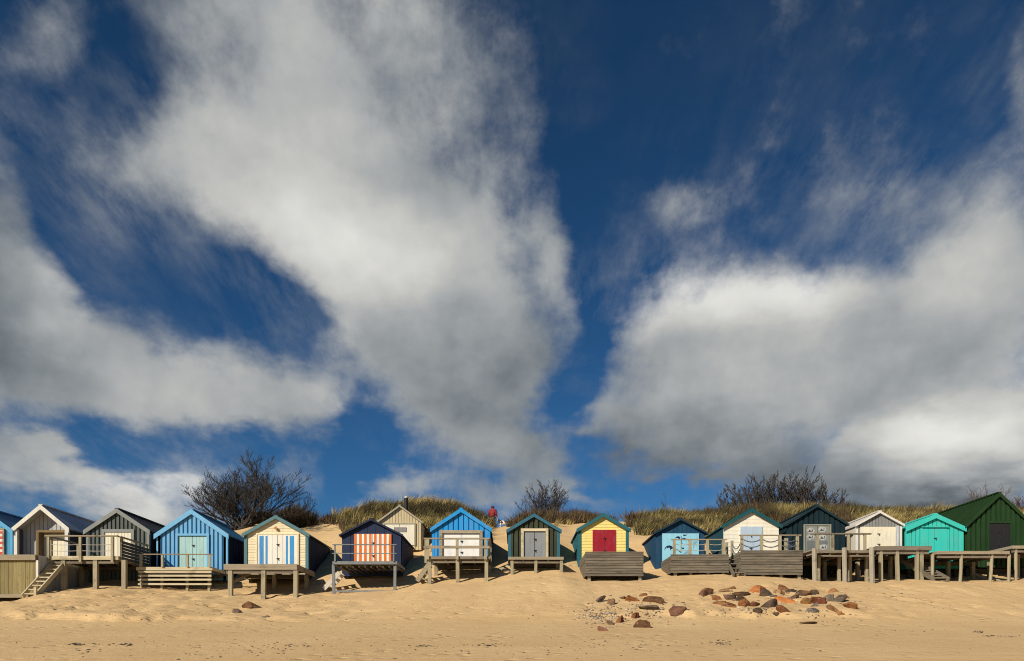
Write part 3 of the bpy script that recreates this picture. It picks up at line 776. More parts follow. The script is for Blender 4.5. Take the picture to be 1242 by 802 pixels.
# --- huts
def roofm(name, col, rough=.6): return paint(name, col, .22, rough=rough, grain=(.8,.8,.8))
# 1 blue, left edge
zf = k1.zfloor
paint_b1 = paint('sky_blue_boards', (.075,.32,.52), .12)
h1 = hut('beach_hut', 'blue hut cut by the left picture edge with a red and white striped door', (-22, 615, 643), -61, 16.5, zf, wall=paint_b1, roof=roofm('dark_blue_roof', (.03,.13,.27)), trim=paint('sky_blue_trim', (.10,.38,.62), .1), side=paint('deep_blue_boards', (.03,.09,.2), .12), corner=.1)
dl, (x0, x1, z0, z1) = door(h1, -46, 4.6, 643, c_white, frame=P['tan_timber'], fw=.07, boards=4)
for d_ in dl:
    xs = [v.co.x for v in d_.data.vertices]
    stripes_on(d_, [(min(xs)+.004, max(xs)-.004, z0+(z1-z0)*(k+.25)/7, z0+(z1-z0)*(k+.72)/7) for k in range(7)], paint('red_stripe', (.62,.07,.05), .1), -.058)
# 2 grey porch hut
zf = k23.zt
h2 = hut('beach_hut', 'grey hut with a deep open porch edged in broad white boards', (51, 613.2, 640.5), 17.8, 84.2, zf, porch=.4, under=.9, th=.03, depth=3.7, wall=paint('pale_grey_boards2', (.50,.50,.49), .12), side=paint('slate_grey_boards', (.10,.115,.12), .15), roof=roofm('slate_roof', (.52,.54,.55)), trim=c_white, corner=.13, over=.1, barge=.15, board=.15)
door(h2, 47, 80, 646, Q['creamdoor'], frame=P['brown_timber'], fw=.1, boards=8, y=.34, fy=.31, handle=False)
for o in [c for c in h2.root.children if c.name.startswith('door_frame')]:
    for v in o.data.vertices: v.co.y = min(v.co.y, .388)
# 3 dark grey board hut
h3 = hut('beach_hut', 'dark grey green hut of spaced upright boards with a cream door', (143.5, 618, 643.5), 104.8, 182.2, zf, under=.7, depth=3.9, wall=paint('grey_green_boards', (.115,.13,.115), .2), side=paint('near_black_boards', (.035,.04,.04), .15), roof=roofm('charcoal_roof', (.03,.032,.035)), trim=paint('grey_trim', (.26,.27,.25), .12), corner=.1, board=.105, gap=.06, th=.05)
door(h3, 128, 160, 646, Q['creamdoor'], frame=paint('grey_trim', (.26,.27,.25)), fw=.12, boards=8, handle=False)
# 4 light blue
zf = k4.zt
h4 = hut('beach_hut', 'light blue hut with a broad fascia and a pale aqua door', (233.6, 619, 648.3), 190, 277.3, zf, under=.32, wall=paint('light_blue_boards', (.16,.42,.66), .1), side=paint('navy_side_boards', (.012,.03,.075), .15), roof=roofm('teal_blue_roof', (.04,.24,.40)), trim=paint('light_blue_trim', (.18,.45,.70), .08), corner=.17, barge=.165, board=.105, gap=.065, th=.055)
door(h4, 217, 252, 650.5, paint('aqua_door', (.40,.62,.58), .06), frame=paint('light_blue_trim', (.18,.45,.70)), fw=.09, fy=-.12, boards=8)
# 5 cream, blue stripes
zf = k5.zt
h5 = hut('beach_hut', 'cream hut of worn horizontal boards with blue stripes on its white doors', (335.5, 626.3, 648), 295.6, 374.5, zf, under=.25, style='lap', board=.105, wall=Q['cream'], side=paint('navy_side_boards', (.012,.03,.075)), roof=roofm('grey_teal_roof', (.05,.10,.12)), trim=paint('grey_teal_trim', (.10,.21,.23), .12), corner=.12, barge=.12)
dd, (x0, x1, z0, z1) = door(h5, 313, 361, 649, paint('white_worn_door', (.84,.79,.68), .07, (.5,.42,.3), .1), frame=Q['cream'], fw=.06, fy=-.075, boards=8)
b5 = paint('mid_blue_stripe', (.05,.30,.62), .1)
stripes_on(dd[0], [(hx(h5, 315.3), hx(h5, 320.2), z0+.04, z1-.05), (hx(h5, 322.6), hx(h5, 325), z0+.04, z1-.05)], b5, -.058)
stripes_on(dd[1], [(hx(h5, 347.3), hx(h5, 349.6), z0+.04, z1-.05), (hx(h5, 352), hx(h5, 357), z0+.04, z1-.05)], b5, -.058)
MB().tube([(0, -.05, hz(h5, 641.3)), (0, -.13, hz(h5, 641.3))], [.05, .065], 8).build('lamp', P['brass'], h5.root)
# 6 navy, orange stripes
zf = k6.zt
navy = paint('navy_boards', (.022,.032,.075), .1)
h6 = hut('beach_hut', 'navy hut with orange and white upright stripes on its doors', (450.8, 630.3, 649), 413.7, 488.4, zf, under=.3, style='plainvert', wall=navy, roof=roofm('navy_roof', (.015,.02,.04)), trim=paint('navy_trim', (.02,.028,.06)), barge=.07, board=.3, gap=.012, D=30)
dd, (x0, x1, z0, z1) = door(h6, 429.6, 475.2, 648, paint('white_door', (.86,.83,.77), .05), boards=2, y=-.05)
om = paint('orange_stripe', (.78,.17,.01), .08); pw_ = (x1-x0)/15.2
for k in range(8):
    a = x0+pw_*(2*k)+.01; b = a+pw_*1.0
    tgt = dd[0] if (a+b)/2 < (x0+x1)/2 else dd[1]
    stripes_on(tgt, [(a, min(b, x1-.004), z0+.002, z1-.002)], om, -.05)
# 7 beige, up in the dune
h7 = hut('beach_hut', 'beige hut standing higher in the dune grass with a black flue on its ridge', (485, 613.4, 633), 458, 512.5, WZ(662, 34.6), D=34.6, depth=3., under=.2, style='vert', board=.11, gap=.018, wall=paint('beige_boards', (.62,.50,.29), .14, grain=(6,6,1)), roof=roofm('grey_felt_roof', (.16,.15,.13)), trim=None)
for sg in (-1, 1):
    a = [(0, h7.ha-.08), (sg*(h7.w+.03), h7.he-.11), (sg*(h7.w+.03), h7.he-.02), (0, h7.ha+.01)]
    MB().prism(a if sg > 0 else a[::-1], -.15, -.123).build('barge_board', paint('beige_trim', (.42,.36,.24)), h7.root)
door(h7, 467, 503, 636, Q['creamdoor'], frame=paint('beige_trim', (.42,.36,.24)), fw=.05, boards=2, handle=False)
MB().box(hx(h7, 478), hx(h7, 493), -.085, -.06, hz(h7, 645.5), hz(h7, 640)).build('vent_panel', paint('grey_vent', (.30,.27,.25)), h7.root)
fl = MB(); fx = hx(h7, 490.6)
fl.tube([(fx, .5, hz(h7, 619)-.1), (fx, .5, hz(h7, 601.5))], .095, 12)
flo = fl.build('chimney', plain('black_flue', (.012,.011,.011), .7), h7.roof, smooth=False)
MB().tube([(fx, .5, hz(h7, 601.5)), (fx+.01, .5, hz(h7, 600.4)), (fx+.01, .5, hz(h7, 599.2))], [.07, .085, .03], 10).build('chimney_cap', c_white, h7.roof)
# 8 bright blue
zf = k8.zt
br = paint('bright_blue_boards', (.02,.29,.66), .1)
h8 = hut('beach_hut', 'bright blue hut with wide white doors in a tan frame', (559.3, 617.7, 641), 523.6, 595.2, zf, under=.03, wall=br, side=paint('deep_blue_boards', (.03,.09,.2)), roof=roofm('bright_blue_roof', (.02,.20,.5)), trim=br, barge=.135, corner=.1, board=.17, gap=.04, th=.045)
door(h8, 537, 581.8, 647.5, paint('white_door', (.86,.83,.77)), frame=P['tan_timber'], fw=.12, fy=-.13, boards=2)
# 9 dark green, grey door
zf = k9.zt
h9 = hut('beach_hut', 'dark green brown hut with blue edging and a narrow grey door', (647.6, 624.2, 643), 616, 680, zf, under=.2, wall=paint('dark_green_boards', (.055,.062,.035), .35), side=paint('dark_green_boards', (.055,.062,.035)), roof=roofm('dark_roof', (.03,.04,.045)), trim=paint('petrol_trim', (.035,.14,.20), .15), barge=.12, corner=.12, board=.13, gap=.07, th=.05)
door(h9, 635.2, 661.5, 645, paint('silver_door', (.26,.275,.28), .12, (.2,.2,.2), .2), frame=P['pale_timber'], fw=.11, fy=-.12, boards=2)
# 10 yellow, red door
zf = k10.zfloor
teal = paint('teal_boards', (.022,.13,.155), .12)
h10 = hut('beach_hut', 'pale yellow hut with teal edging and a red double door', (731.7, 624, 642), 701.4, 764, zf, under=.15, style='lap', board=.115, wall=paint('yellow_boards', (.86,.69,.21), .05), side=teal, roof=roofm('teal_roof', (.03,.12,.15)), trim=teal, barge=.12, corner=.12)
door(h10, 718.4, 746.8, 643, paint('red_door', (.33,.014,.028), .1), boards=2)
# 11 sea blue with mural
zf = k11.zfloor
sea = paint('petrol_blue_boards', (.012,.062,.125), .15)
h11 = hut('beach_hut', 'petrol blue hut with a pale blue mural of dark plants on its front', (824.9, 630, 646.5), 794, 856.4, zf, under=.3, depth=3.6, style='plainvert', board=.16, gap=.014, wall=sea, side=sea, roof=roofm('dark_navy_roof', (.012,.03,.05)), trim=paint('dark_navy_trim', (.012,.035,.06)), barge=.07)
dm, (x0, x1, z0, z1) = door(h11, 802.8, 847.7, 647.4, paint('pale_blue_panel', (.30,.62,.76), .05), leaves=1, boards=1, handle=False)
for o in dm: o.name = 'mural_panel'
mur = paint('mural_navy', (.01,.025,.06), .1); mg = paint('mural_green', (.35,.45,.22), .1); ml = paint('mural_grey_blue', (.22,.42,.50), .1)
def mpoly(pts, mat, depth=.006):
    q = [(hx(h11, 795+u/17.8), hz(h11, 640+v/17.8)) for u, v in pts]
    a = sum(q[i][0]*q[(i+1) % len(q)][1]-q[(i+1) % len(q)][0]*q[i][1] for i in range(len(q)))
    if a < 0: q = q[::-1]
    MB().prism(q, -.058-depth, -.0585).build('mural_motif', mat, dm[0])
mpoly([(185,490),(200,440),(240,400),(300,388),(350,410),(375,450),(330,470),(315,500),(305,450),(280,430),(255,455),(235,430),(210,460)], mur)
mpoly([(410,240),(440,205),(490,190),(525,215),(520,255),(480,235),(450,228)], mur)
mpoly([(590,190),(600,150),(640,165),(680,150),(650,180),(620,185)], mur)
mpoly([(440,470),(460,470),(550,535),(540,552)], mur)
mpoly([(535,430),(575,440),(605,435),(610,462),(575,470)], mur)
mpoly([(540,180),(552,180),(556,330),(590,360),(560,352),(545,330)], mur, .005)
mpoly([(535,300),(558,300),(560,545),(535,520)], mg, .004)
mpoly([(790,320),(840,300),(890,305),(860,350),(835,380),(820,450),(800,455),(815,370)], ml)
mpoly([(560,240),(620,230),(700,262),(720,278),(640,262),(590,268)], mur, .0065)
mpoly([(600,560),(640,530),(690,510),(700,540),(650,575)], ml)
# 12 white
zf = k12.zfloor
dteal = paint('dark_teal_boards', (.012,.085,.10), .15)
h12 = hut('beach_hut', 'white hut of horizontal boards with dark teal edging and a pale blue door', (911, 618, 637.5), 876.5, 946.3, zf, under=.2, style='lap', board=.16, wall=Q['cream2'], side=paint('dark_teal_side', (.012,.07,.10), .15), roof=roofm('dark_teal_roof', (.012,.08,.09)), trim=dteal, barge=.12, corner=0)
door(h12, 897.4, 924.7, 639, paint('pale_blue_door', (.45,.56,.66), .06), boards=1, leaves=1)
# 13 dark blue-green with motifs
zf = k13.zt
h13 = hut('beach_hut', 'dark blue green hut with white pictures stuck on its grey doors', (990, 613.5, 636), 952.5, 1026, zf, under=.5, depth=3.9, wall=paint('ink_boards', (.009,.025,.033), .2), roof=roofm('ink_roof', (.016,.036,.042)), trim=paint('ink_trim', (.012,.035,.045)), barge=.08, board=.14, gap=.06, th=.04)
dd, (x0, x1, z0, z1) = door(h13, 975.8, 1005.6, 638, paint('grey_khaki_door', (.26,.26,.22), .1), frame=paint('khaki_trim', (.32,.33,.25)), fw=.05, boards=2, handle=False)
wp = paint('white_card', (.44,.44,.41), .3); ip = paint('ink_drawing', (.05,.055,.06), .1)
for i, (u, v) in enumerate(((310,250),(310,385),(560,225),(570,395),(590,605))):
    cx_, cz_ = hx(h13, 965+u/17.82), hz(h13, 630+v/17.82); rx, rz = .165, .12
    pl = MB().prism([(cx_+rx*k_*math.cos(t), cz_+rz*k_*math.sin(t)) for t, k_ in zip(np.arange(9)*math.pi*2/9+.3*i, (1,.9,1.05,.92,1.04,.88,1.02,.95,1.0))], -.066, -.0585).build('picture', wp, dd[0 if u < 450 else 1])
    g = MB()
    g.prism([(cx_-.10, cz_-.05), (cx_+.02, cz_-.055), (cx_+.03, cz_-.02), (cx_-.02, cz_+.005), (cx_-.045, cz_+.045), (cx_-.06, cz_-.0)], -.071, -.0665)
    g.prism([(cx_+.03, cz_-.05), (cx_+.07, cz_-.05), (cx_+.085, cz_+.05), (cx_+.06, cz_+.05), (cx_+.055, cz_-.02)], -.072, -.0668)
    g.build('drawing', ip, pl)
for (a, b, t, bt, L) in ((977.5, 988.5, 656.5, 668, 0), (993, 1003, 656.5, 660.5, 1)):
    MB().box(hx(h13, a), hx(h13, b), -.064, -.0586, max(hz(h13, bt), z0+.02), hz(h13, t)).build('door_panel', paint('grey_panel', (.17,.18,.18)), dd[L])
# 14 grey with white corners
zf = k14.zt
h14 = hut('beach_hut', 'small grey hut with white roof edges and wide cream doors', (1065.5, 621, 636.5), 1037.5, 1094, zf, under=.2, depth=3.4, wall=paint('mid_grey_boards', (.27,.27,.255), .12), side=paint('white_side_boards', (.66,.60,.50), .12), roof=roofm('white_roof', (.62,.58,.52)), trim=c_white, barge=.08, corner=.08, board=.11, gap=.016)
door(h14, 1042.5, 1086, 639.5, Q['creamdoor'], leaves=2, boards=4)
MB().box(hx(h14, 1086.6), hx(h14, 1089), -.075, -.03, h14.zfloor-h14.z0, hz(h14, 638)).build('door_frame', paint('pale_blue_frame', (.55,.58,.62)), h14.root)
# 15 turquoise
zf = k16.zt
tq = paint('turquoise_boards', (.045,.56,.47), .07)
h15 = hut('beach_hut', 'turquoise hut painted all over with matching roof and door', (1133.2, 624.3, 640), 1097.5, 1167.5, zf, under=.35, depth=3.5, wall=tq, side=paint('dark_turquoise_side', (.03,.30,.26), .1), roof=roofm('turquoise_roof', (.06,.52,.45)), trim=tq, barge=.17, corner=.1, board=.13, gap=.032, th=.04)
door(h15, 1117.5, 1148, 640.5, tq, boards=4, zb=.02)
MB().box(hx(h15, 1116.5), hx(h15, 1149), -.12, -.02, hz(h15, 640.3), hz(h15, 639.2)).build('door_hood', tq, h15.root)
# 16 big dark green
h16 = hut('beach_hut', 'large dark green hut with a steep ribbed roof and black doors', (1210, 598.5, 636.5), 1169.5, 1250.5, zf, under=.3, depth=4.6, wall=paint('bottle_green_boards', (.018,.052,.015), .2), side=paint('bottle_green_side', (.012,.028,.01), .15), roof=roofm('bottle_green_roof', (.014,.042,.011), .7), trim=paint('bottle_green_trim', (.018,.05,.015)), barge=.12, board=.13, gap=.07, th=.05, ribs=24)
door(h16, 1198.5, 1224, 635, plain('black_door', (.014,.012,.013), .6), frame=paint('bottle_green_trim', (.018,.05,.015)), fw=.08, boards=2)

# --- stairs
stairs('steep pale stairs of eight treads beside the boarded deck on the left', (WX(69.7, 27.7), 27.7, k23.zt-.28), (WX(69.7, 27.7), 26.05, gz1(WX(69.7, 27.7), 26.05)+.03), .44, 'x', 8, P['pale_timber'], post=True)
xs6 = WX(395, 28.6)
stairs('white stairs half hidden behind the left post of the steel framed deck', (WX(414, 28.6), 28.6, k6.zt-.35), (xs6, 28.6, gz1(xs6, 28.6)+.05), .6, 'y', 4, paint('white_stair', (.62,.56,.46), .15))
xs8 = WX(507.5, 28.5)
stairs('small tan stairs at the left end of the bright blue hut deck', (WX(521.5, 28.4), 28.4, k8.zt-.25), (xs8, 28.4, gz1(xs8, 28.4)+.08), .6, 'y', 4, P['tan_timber'], post=True)
xb = WX(892, 28)
stairs('short dark steps in the gap between the two weathered box decks', (xb, 28.6, k12.zb+.75), (xb, 27.45, gz1(xb, 27.45)+.04), .42, 'x', 4, P['box_timber'])
xt = WX(1103, 29.3)
stairs('grey ladder-like stairs leaning down from the turquoise hut', (xt, 29.4, WZ(680, 29.4)), (xt, 27.1, gz1(xt, 27.1)+.06), .52, 'x', 8, P['grey_timber'])
# bleached driftwood pieces under the decks
def drift(pts, r, label, mat=None):
    m = MB(); pts = [np.array(p) for p in pts]; base = pts[0].copy(); rr = [r*.7]+[r]*(len(pts)-2)+[r*.6]
    m.tube([p for p in pts], rr, 7)
    o = m.build('driftwood', mat or P['tan_timber'], None, shift=tuple(base)); o.location = base
    return tag(o, label, 'driftwood', 'driftwood under the decks')
def gp_(px, D, up=.04): x = WX(px, D); return (x, D, gz1(x, D)+up)
drift([gp_(1178, 29.2, .25), gp_(1186, 29.1, .16), gp_(1196, 28.9, .05)], .05, 'bleached pole lying in the shade under the long deck of the green hut')
drift([gp_(1204, 28.2, .1), gp_(1211, 28.1, .06), gp_(1216, 27.9, .0)], .045, 'short bleached branch on the sand beside a leaning pole')
drift([gp_(606, 29.5, .06), gp_(611, 29.3, .05), gp_(618, 29.2, .0)], .07, 'pale broken plank on the sand left of the dark green hut')

# ------------------------------------------------------------------ rocks on the sand
def rockmat():
    m, nt, b = newmat('rock')
    oi = nt.nodes.new('ShaderNodeObjectInfo'); tc = nt.nodes.new('ShaderNodeTexCoord')
    off = nt.nodes.new('ShaderNodeVectorMath'); off.operation = 'SCALE'; off.inputs[0].default_value = (17, 9, 5)
    nt.links.new(oi.outputs['Random'], off.inputs['Scale'])
    p = vmath(nt, 'ADD', tc.outputs['Object'], off.outputs[0]).outputs[0]
    n1 = noise_(nt, p, 5, 5, .65); n2 = noise_(nt, mapped(nt, p, (1,1,3)), 3, 4, .6); n3 = noise_(nt, p, 14, 3, .6)
    hs = nt.nodes.new('ShaderNodeHueSaturation'); nt.links.new(oi.outputs['Color'], hs.inputs['Color'])
    nt.links.new(mrange(nt, n1, .3, .7, .55, 1.35), hs.inputs['Value'])
    c = mixc(nt, mrange(nt, n2, .58, .68, 0, .7), hs.outputs[0], (.05,.042,.038))
    c = mixc(nt, mrange(nt, n3, .62, .74, 0, .6), c, (.5,.36,.22))
    c = mixc(nt, mrange(nt, noise_(nt, p, 2.2, 4, .6), .5, .62, 0, .45), c, (.30,.135,.05))
    nt.links.new(c, b.inputs['Base Color']); b.inputs['Roughness'].default_value = .9; b.inputs['Specular IOR Level'].default_value = .12
    bp = nt.nodes.new('ShaderNodeBump'); bp.inputs['Strength'].default_value = .6; bp.inputs['Distance'].default_value = .04
    nt.links.new(n1, bp.inputs['Height']); nt.links.new(bp.outputs[0], b.inputs['Normal'])
    return m
ROCKM = rockmat()
import bmesh
def rock(px, py, w, hgt, col, label, seed, rot=0., flat=1.0, group='rocks scattered on the sand'):
    x, D, z = hit(px, py-.6)
    sx, sz = w*D/F*.62, hgt*D/F*.80
    rg = np.random.default_rng(seed)
    bm = bmesh.new(); bmesh.ops.create_icosphere(bm, subdivisions=3, radius=1)
    V = np.array([v.co[:] for v in bm.verts])
    for k in range(12):
        n = rg.normal(size=3); n[2] = n[2]*.9+.25; n /= np.linalg.norm(n); d = rg.uniform(.28, .72)
        dd_ = V@n-d; V = V-np.outer(np.maximum(dd_, 0), n)
    V += (rg.normal(size=V.shape))*.022
    V[:, 2] += .5*V[:, 0]*rg.uniform(-1, 1); V[:, 0] += .5*V[:, 2]*rg.uniform(-1, 1)
    V -= (V.max(0)+V.min(0))/2; V /= np.abs(V).max(0)
    ca, sa = math.cos(rot), math.sin(rot)
    for v, c in zip(bm.verts, V):
        a, b_, c_ = c[0]*sx, c[1]*max(sx*.75, sz*.5), c[2]*sz*1.0
        a, c_ = a*ca-c_*sa, a*sa+c_*ca
        v.co = (a, b_, c_+sz*.02)
    me = bpy.data.meshes.new('rock'); bm.to_mesh(me); bm.free(); me.materials.append(ROCKM)
    o = bpy.data.objects.new('rock', me); C.objects.link(o); o.location = (x, D+max(sx*.4, .05), z); o.color = (*[c*k for c, k in zip(col, (.98, .84, .72))], 1)
    tag(o, label, 'rock', group)
BR, DB, GR, BK, OR, TN, RB, PK, GP = (.22,.13,.062), (.13,.08,.046), (.165,.14,.11), (.066,.056,.046), (.42,.19,.075), (.34,.235,.135), (.16,.07,.042), (.28,.16,.12), (.22,.20,.18)
ROCKS = [
 (304,738,24,9.5,(.13,.075,.045),'large rounded brown rock alone on the sand below the cream hut'),
 (287,744.5,10,7,GR,'small grey rock just left of the large lone brown rock'),
 (320,750,10,4,GR,'flat grey stone right of and below the large lone brown rock'),
 (727,731.3,16,10,(.13,.11,.10),'dark grey rock with a brown right end below the red door hut'),
 (742.2,734.3,8,9.5,GR,'upright tooth-shaped grey rock below the weathered deck of the yellow hut'),
 (755.7,727,15,4,DB,'flat dark slab touching an orange brown rock on its right'),
 (768.5,730,17,8.5,(.32,.15,.06),'orange brown pointed rock right of the flat dark slab'),
 (779.4,723.5,10,4.5,BR,'small flat brown stone highest up the sand below the yellow hut deck'),
 (793,731.6,23,9.5,DB,'dark brown rock with a pale broken underside at the gap between two box decks'),
 (787,740.3,21,7.5,(.12,.125,.11),'low green grey rock with a notch in its top'),
 (770.7,751,8.5,9.5,RB,'small upright red brown rock among the pebbles'),
 (751.5,756,10,12,(.20,.09,.045),'tall brown rock with a grey one leaning on its left'),
 (742.5,758.5,12,7,GR,'grey wedge-shaped rock leaning on a tall brown one'),
 (732,766,12,8,PK,'rounded pinkish rock lowest on the sand at the left of its group'),
 (779,762,17,12,(.12,.07,.04),'dark brown lumpy rock lowest on the sand at the right of its group'),
 (825.3,745.4,20,12,(.17,.10,.07),'single brown rock with a broken pale face between the two rock groups'),
 (856,723,19,12,(.16,.095,.065),'large brown rock at the upper left corner of the big rock cluster'),
 (876,718.3,17,5,TN,'flat pale tan stone at the upper left of the big rock cluster'),
 (887.3,715,10,4.5,BR,'smallest flat brown stone at the top left of the big rock cluster'),
 (870.4,728.3,10,7.5,(.30,.15,.07),'little orange brown rock just right of the large upper left brown rock'),
 (886.8,728,14,8.5,(.18,.13,.10),'grey brown mottled rock left of a dark slab'),
 (901.3,722.6,21,6,(.08,.05,.032),'long dark brown slab lying over smaller dark rocks'),
 (898.5,729,13,7,BK,'dark rock tucked under the long dark brown slab'),
 (919.2,719,18,11,OR,'orange rock with a split top below the white hut'),
 (930.8,723,18,11,(.10,.09,.078),'dark grey angular rock leaning on the split orange rock'),
 (884,737,29,9,(.24,.13,.06),'longest low brown rock with an orange right end'),
 (907.5,736,18,11.5,(.19,.085,.04),'brown wedge rock left of the biggest black rock'),
 (932,738,25,13.5,(.07,.062,.054),'biggest black rock in the big rock cluster'),
 (917,736,11,7.5,(.15,.075,.045),'brown rock squeezed between the brown wedge and the biggest black rock'),
 (920,743,12,7,(.09,.075,.06),'dark mottled rock just below the biggest black rock'),
 (952,743,16,10,(.17,.08,.055),'reddish brown rock with a rounded top below the bright orange rock'),
 (942,748,8,6,BK,'small black lump lowest under the big rock cluster'),
 (954.5,716,18,8,(.21,.11,.06),'brown rock at the top middle of the big rock cluster'),
 (947.4,720.5,11,6.5,TN,'tan rounded stone left of the thin black slab'),
 (961.4,718.3,15,4.5,BK,'thin black slab resting on a pale grey rock'),
 (963,727.3,12,10.5,GP,'pale grey upright rock under the thin black slab'),
 (975.6,723.4,16,9,(.062,.054,.047),'black flat-topped rock right of the pale grey upright rock'),
 (953.3,732,21,11,(.50,.21,.075),'bright orange angular rock, the brightest in the cluster'),
 (982,733.5,18,10,(.25,.16,.07),'ochre rock right of centre in the big rock cluster'),
 (988,722,13,8,(.08,.075,.07),'dark rock behind the red brown block'),
 (996,733,16,13,(.13,.05,.03),'dark red brown block-shaped rock'),
 (1005.5,729.5,12,10,(.17,.16,.14),'grey rock with a pale streak right of the red brown block'),
 (1017.5,730.5,20,11,(.12,.11,.095),'long dark grey rock sloping down to the right'),
 (1010.5,719,14,6,(.42,.24,.12),'small orange and pale stone above the long dark grey rock'),
 (1031.5,727,11,8.5,GR,'dark grey rock at the far right end of the cluster'),
 (1033,738.5,14,9.5,(.24,.12,.06),'brown rock at the lower right end of the cluster'),
 (987,743,15,6.5,(.16,.155,.15),'low grey rock below the ochre rock'),
 (985.5,736.5,11,6.5,(.17,.155,.165),'small purple grey rock touching the ochre rock from below'),
 (983,757.5,18,4,(.11,.085,.06),'flat dark stone apart from and below the big rock cluster'),
]
for i, (px, py, w_, h_, c_, lab) in enumerate(ROCKS):
    rock(px, py, w_, h_, c_, lab, 100+i, rot=random.uniform(-.12, .12))
rock(1013, 741, 15, 7, (.20,.12,.06), 'upper half of a broken brown slab lying slantwise', 301, rot=-.35)
rock(1020, 747, 14, 8, (.30,.17,.085), 'lower pale ended half of a broken slab lying slantwise', 302, rot=-.3)

def pebble_mesh(name, pts, sizes, cols, label, cat, flat=.6):
    bm = bmesh.new(); bmesh.ops.create_icosphere(bm, subdivisions=1, radius=1)
    bv = np.array([v.co[:] for v in bm.verts]); bf = np.array([[v.index for v in f.verts] for f in bm.faces]); bm.free()
    n = len(pts); V = np.zeros((n, len(bv), 3))
    for i in range(n):
        s = sizes[i]*(1+.5*RNG.uniform(-1, 1, 3)); s[2] *= flat
        V[i] = (bv+RNG.normal(size=bv.shape)*.15)*s+pts[i]
    Fc = (np.arange(n)[:, None, None]*len(bv)+bf[None]).reshape(-1, 3)
    m, nt, b = newmat(name+'_surface'); at = nt.nodes.new('ShaderNodeAttribute'); at.attribute_name = 'tone'
    nt.links.new(at.outputs['Color'], b.inputs['Base Color']); b.inputs['Roughness'].default_value = .85
    o = mesh_np(name, V.reshape(-1, 3), [Fc], m, colors=np.repeat(cols, len(bv), 0)); o['kind'] = 'stuff'
    o['label'] = label; o['category'] = cat
pts, sz, cl = [], [], []
PC = np.array([(.34,.25,.16),(.20,.15,.11),(.45,.38,.29),(.13,.10,.08),(.28,.17,.10)])
def scatter(n, cx, cy, sx, sy, s0, s1):
    for _ in range(n):
        px, py = random.gauss(cx, sx), random.gauss(cy, sy)
        if py < 712: continue
        pts.append(hit(px, py)); sz.append(random.uniform(s0, s1)*random.uniform(.6, 1)); cl.append(PC[random.randrange(5)]*random.uniform(.7, 1.15))
scatter(230, 728, 746, 16, 7, .018, .06); scatter(120, 760, 742, 25, 9, .015, .05); scatter(60, 800, 748, 25, 7, .015, .045)
scatter(120, 940, 738, 55, 9, .015, .05); scatter(40, 985, 752, 35, 4, .02, .05); scatter(40, 905, 741, 20, 2.5, .02, .07)
scatter(90, 950, 728, 60, 8, .03, .085); scatter(40, 770, 738, 28, 9, .03, .075)
scatter(60, 300, 742, 60, 14, .012, .03); scatter(50, 560, 740, 120, 20, .012, .03); scatter(50, 1100, 735, 60, 16, .012, .03)
pebble_mesh('pebbles', np.array(pts), np.array(sz), np.array(cl), 'small shingle pebbles strewn over the sand around the rocks', 'pebbles')
pts, sz, cl = [], [], []
def wrack(n, cx, cy, sx, sy, s0, s1):
    for _ in range(n):
        px, py = random.gauss(cx, sx), random.gauss(cy, sy)
        if py < 762 or py > 801: continue
        pts.append(hit(px, py)); sz.append(random.uniform(s0, s1)); cl.append(np.array((.085,.06,.04))*random.uniform(.5, 1.8))
wrack(28, 95, 782, 7, 1.0, .012, .05); wrack(22, 146, 782, 9, .8, .01, .04); wrack(8, 103, 792, 6, 2, .012, .035)
wrack(60, 290, 789, 45, 5, .008, .03); wrack(34, 365, 783, 14, 1.2, .008, .03); wrack(26, 515, 784, 9, .8, .01, .035)
wrack(34, 588, 783, 14, 1, .01, .035); wrack(50, 740, 783, 45, 5, .008, .028); wrack(40, 875, 780, 10, 2.4, .01, .04)
wrack(18, 1100, 765, 30, 1, .008, .03); wrack(26, 1205, 772, 14, .6, .01, .035); wrack(24, 1188, 767, 4, 1, .012, .035)
wrack(170, 640, 786, 380, 9, .006, .024); wrack(60, 420, 790, 260, 7, .006, .03)
for (cx_, cy_, sx_, sy_, nn_) in ((120,742,120,9,120),(330,742,80,10,70),(560,738,120,12,45),(1100,738,90,10,55)):  # dark specks on the trodden sand, put in for the shade in footprints
    for _ in range(nn_):
        pts.append(hit(random.gauss(cx_, sx_), max(722, min(760, random.gauss(cy_, sy_))))); sz.append(random.uniform(.008, .024)); cl.append(np.array((.13,.09,.055))*random.uniform(.5, 1.6))
pebble_mesh('seaweed_and_footprint_specks', np.array(pts), np.array(sz), np.array(cl), 'dried seaweed scraps on the lower beach and dark specks for shaded footprints', 'seaweed', .5)

